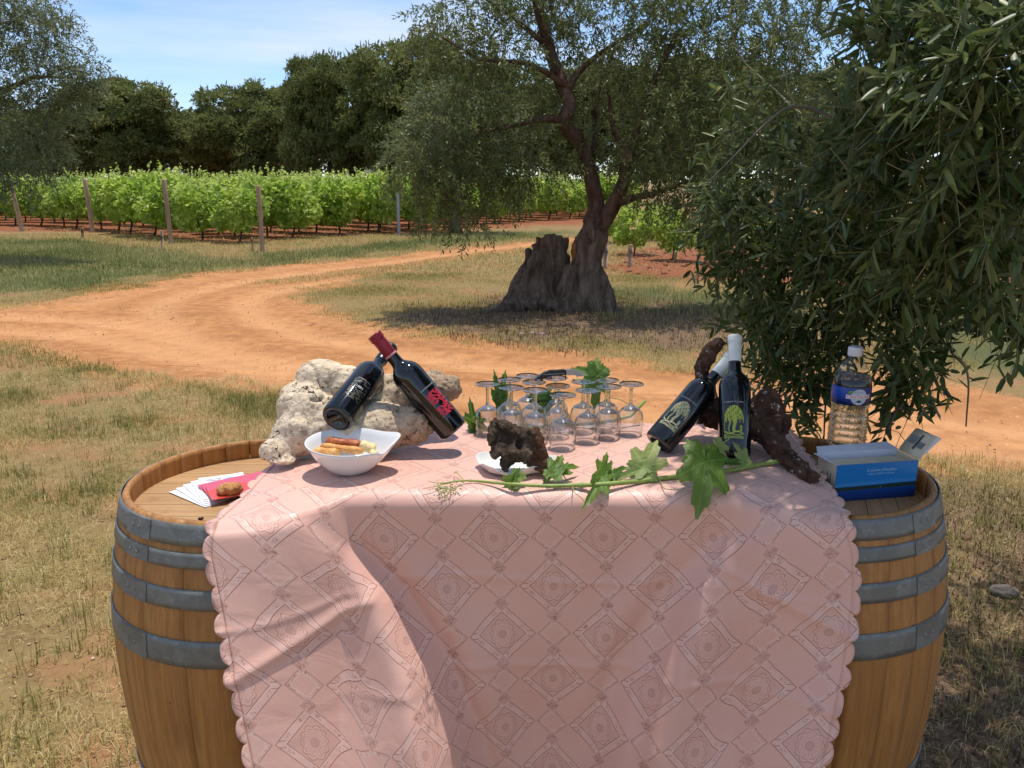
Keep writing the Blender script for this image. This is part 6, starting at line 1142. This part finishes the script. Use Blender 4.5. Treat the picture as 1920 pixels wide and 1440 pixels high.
for i, b in enumerate(big):
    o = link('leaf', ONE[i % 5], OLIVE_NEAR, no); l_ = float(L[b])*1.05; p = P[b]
    o.matrix_basis = Matrix(((dn[i, 0]*l_, ss[i, 0]*l_, nn[i, 0]*l_, p[0]-2.9), (dn[i, 1]*l_, ss[i, 1]*l_, nn[i, 1]*l_, p[1]-3.3), (dn[i, 2]*l_, ss[i, 2]*l_, nn[i, 2]*l_, p[2]), (0, 0, 0, 1)))
tw = link('twigs', relmesh(twig_mesh('twigs', S-D*.03, D, np.full(len(S), .24), .0014, .45), no), TWIGY, no); tw['kind'] = 'stuff'
# bare branches one can follow through the leaves
BR = [[(1960, 180, 9, 1.9), (1800, 160, 6, 1.9), (1700, 180, 4, 1.9), (1600, 240, 3, 2.0)], [(1990, 420, 9, 1.9), (1860, 330, 5, 1.75), (1790, 360, 3, 1.7), (1700, 410, 2, 1.65)], [(1700, 300, 5, 2.3), (1560, 221, 4, 2.3), (1490, 200, 3, 2.3), (1440, 230, 2.4, 2.3), (1380, 290, 1.8, 2.3), (1325, 345, 1.2, 2.3)], [(1560, 221, 3, 2.3), (1525, 222, 3, 2.3), (1495, 198, 2.2, 2.3), (1475, 150, 1.6, 2.3), (1490, 90, 1.1, 2.3)],
      [(1740, 500, 5, 2.2), (1640, 458, 4, 2.2), (1560, 478, 3, 2.25), (1510, 500, 2, 2.3)], [(1900, 500, 6, 2.0), (1800, 500, 5, 2.0), (1770, 560, 3.5, 2.0), (1780, 650, 2.5, 2.0), (1815, 700, 2, 2.0), (1812, 800, 1.4, 2.0)], [(1660, 500, 4, 2.2), (1620, 540, 3, 2.2), (1560, 590, 2.4, 2.25), (1510, 630, 2, 2.3)], [(1500, 560, 3, 2.5), (1455, 600, 2.4, 2.5), (1440, 660, 2, 2.5)], [(1560, 600, 3, 2.4), (1555, 680, 3, 2.4), (1548, 760, 2, 2.4), (1545, 830, 1.5, 2.4)], [(1600, 600, 3, 2.4), (1590, 680, 2.5, 2.4), (1600, 760, 2, 2.4)], [(1690, 560, 4, 2.1), (1700, 650, 3, 2.1), (1690, 740, 2.4, 2.1), (1665, 810, 1.6, 2.1)], [(1950, 60, 8, 1.7), (1890, -20, 6, 1.6), (1850, 60, 3, 1.5)], [(1368, 20, 1, 2.7), (1372, 60, 1.2, 2.7), (1395, 115, 1.5, 2.7), (1450, 165, 1.8, 2.6), (1490, 205, 2, 2.35)], [(1580, 440, 3, 2.2), (1545, 370, 3, 2.2), (1515, 370, 2.4, 2.2), (1490, 420, 2, 2.2)]]
for i, b in enumerate(BR): link('branch', relmesh(mesh('branch', *limb(b, 26, 8, .008, i)), no), TWIG if i % 3 else TWIGY, no)
for a, b, r0, r1 in (((2.6, 3.1, 1.9), tuple(at(1960, 180, 1.9)), .07, .02), ((2.7, 3.2, 1.5), tuple(at(1990, 420, 1.9)), .06, .016), ((2.6, 3.1, 1.9), tuple(at(1700, 300, 2.3)), .05, .012), ((2.75, 3.2, 1.4), tuple(at(1740, 500, 2.2)), .04, .009), ((3.1, 2.6, 2.6), (1.3, 1.9, 2.7), .07, .015), ((2.6, 3.1, 1.9), (.95, 2.4, 2.8), .06, .012), ((2.7, 3.2, 1.4), tuple(at(1900, 500, 2.0)), .04, .009)):
    m_ = (Vector(a)+Vector(b))/2+Vector((0, 0, .12)); link('branch', relmesh(mesh('branch', *tube(smooth_path([a, tuple(m_), b], 12), list(np.linspace(r0, r1, 12)), 9)), no), BARK, no)
tag(no, 'near olive tree whose leafy branches hang over the right barrel', 'olive tree')
# hanging sprigs with few big dark leaves, lower right
# stones lying in the shade right of the barrel
for i, (u, v, s, lab) in enumerate(((1862, 988, .012, 'pale flat stone lying right of the shaded barrel'), (1810, 1012, .020, 'brown stone lying close to the shaded barrel'), (1880, 1120, .045, 'largest grey stone half sunk in the shaded turf'), (1845, 962, .009, 'small pale stone farthest back in the shade'))):
    p = on(u, v); m = fuse('stone', [ball((0, 0, .2*s), s*1.3, s, s*.6, 12), ball((s*.5, .1*s, .2*s), s*.8, s*.7, s*.5, 12)], s*.12, lambda p_, n: s*.12*nz(p_, 2.2/s)+s*.05*nz(p_, 6/s, 3), 1); o = link('stone', m, plain('field_stone', (.15, .125, .10) if i != 1 else (.16, .085, .05), .9, .25, 30, .4)); o.location = (p[0], p[1], hz(p[0], p[1])+.001); tag(o, lab, 'stone', 'stones right of the barrel')
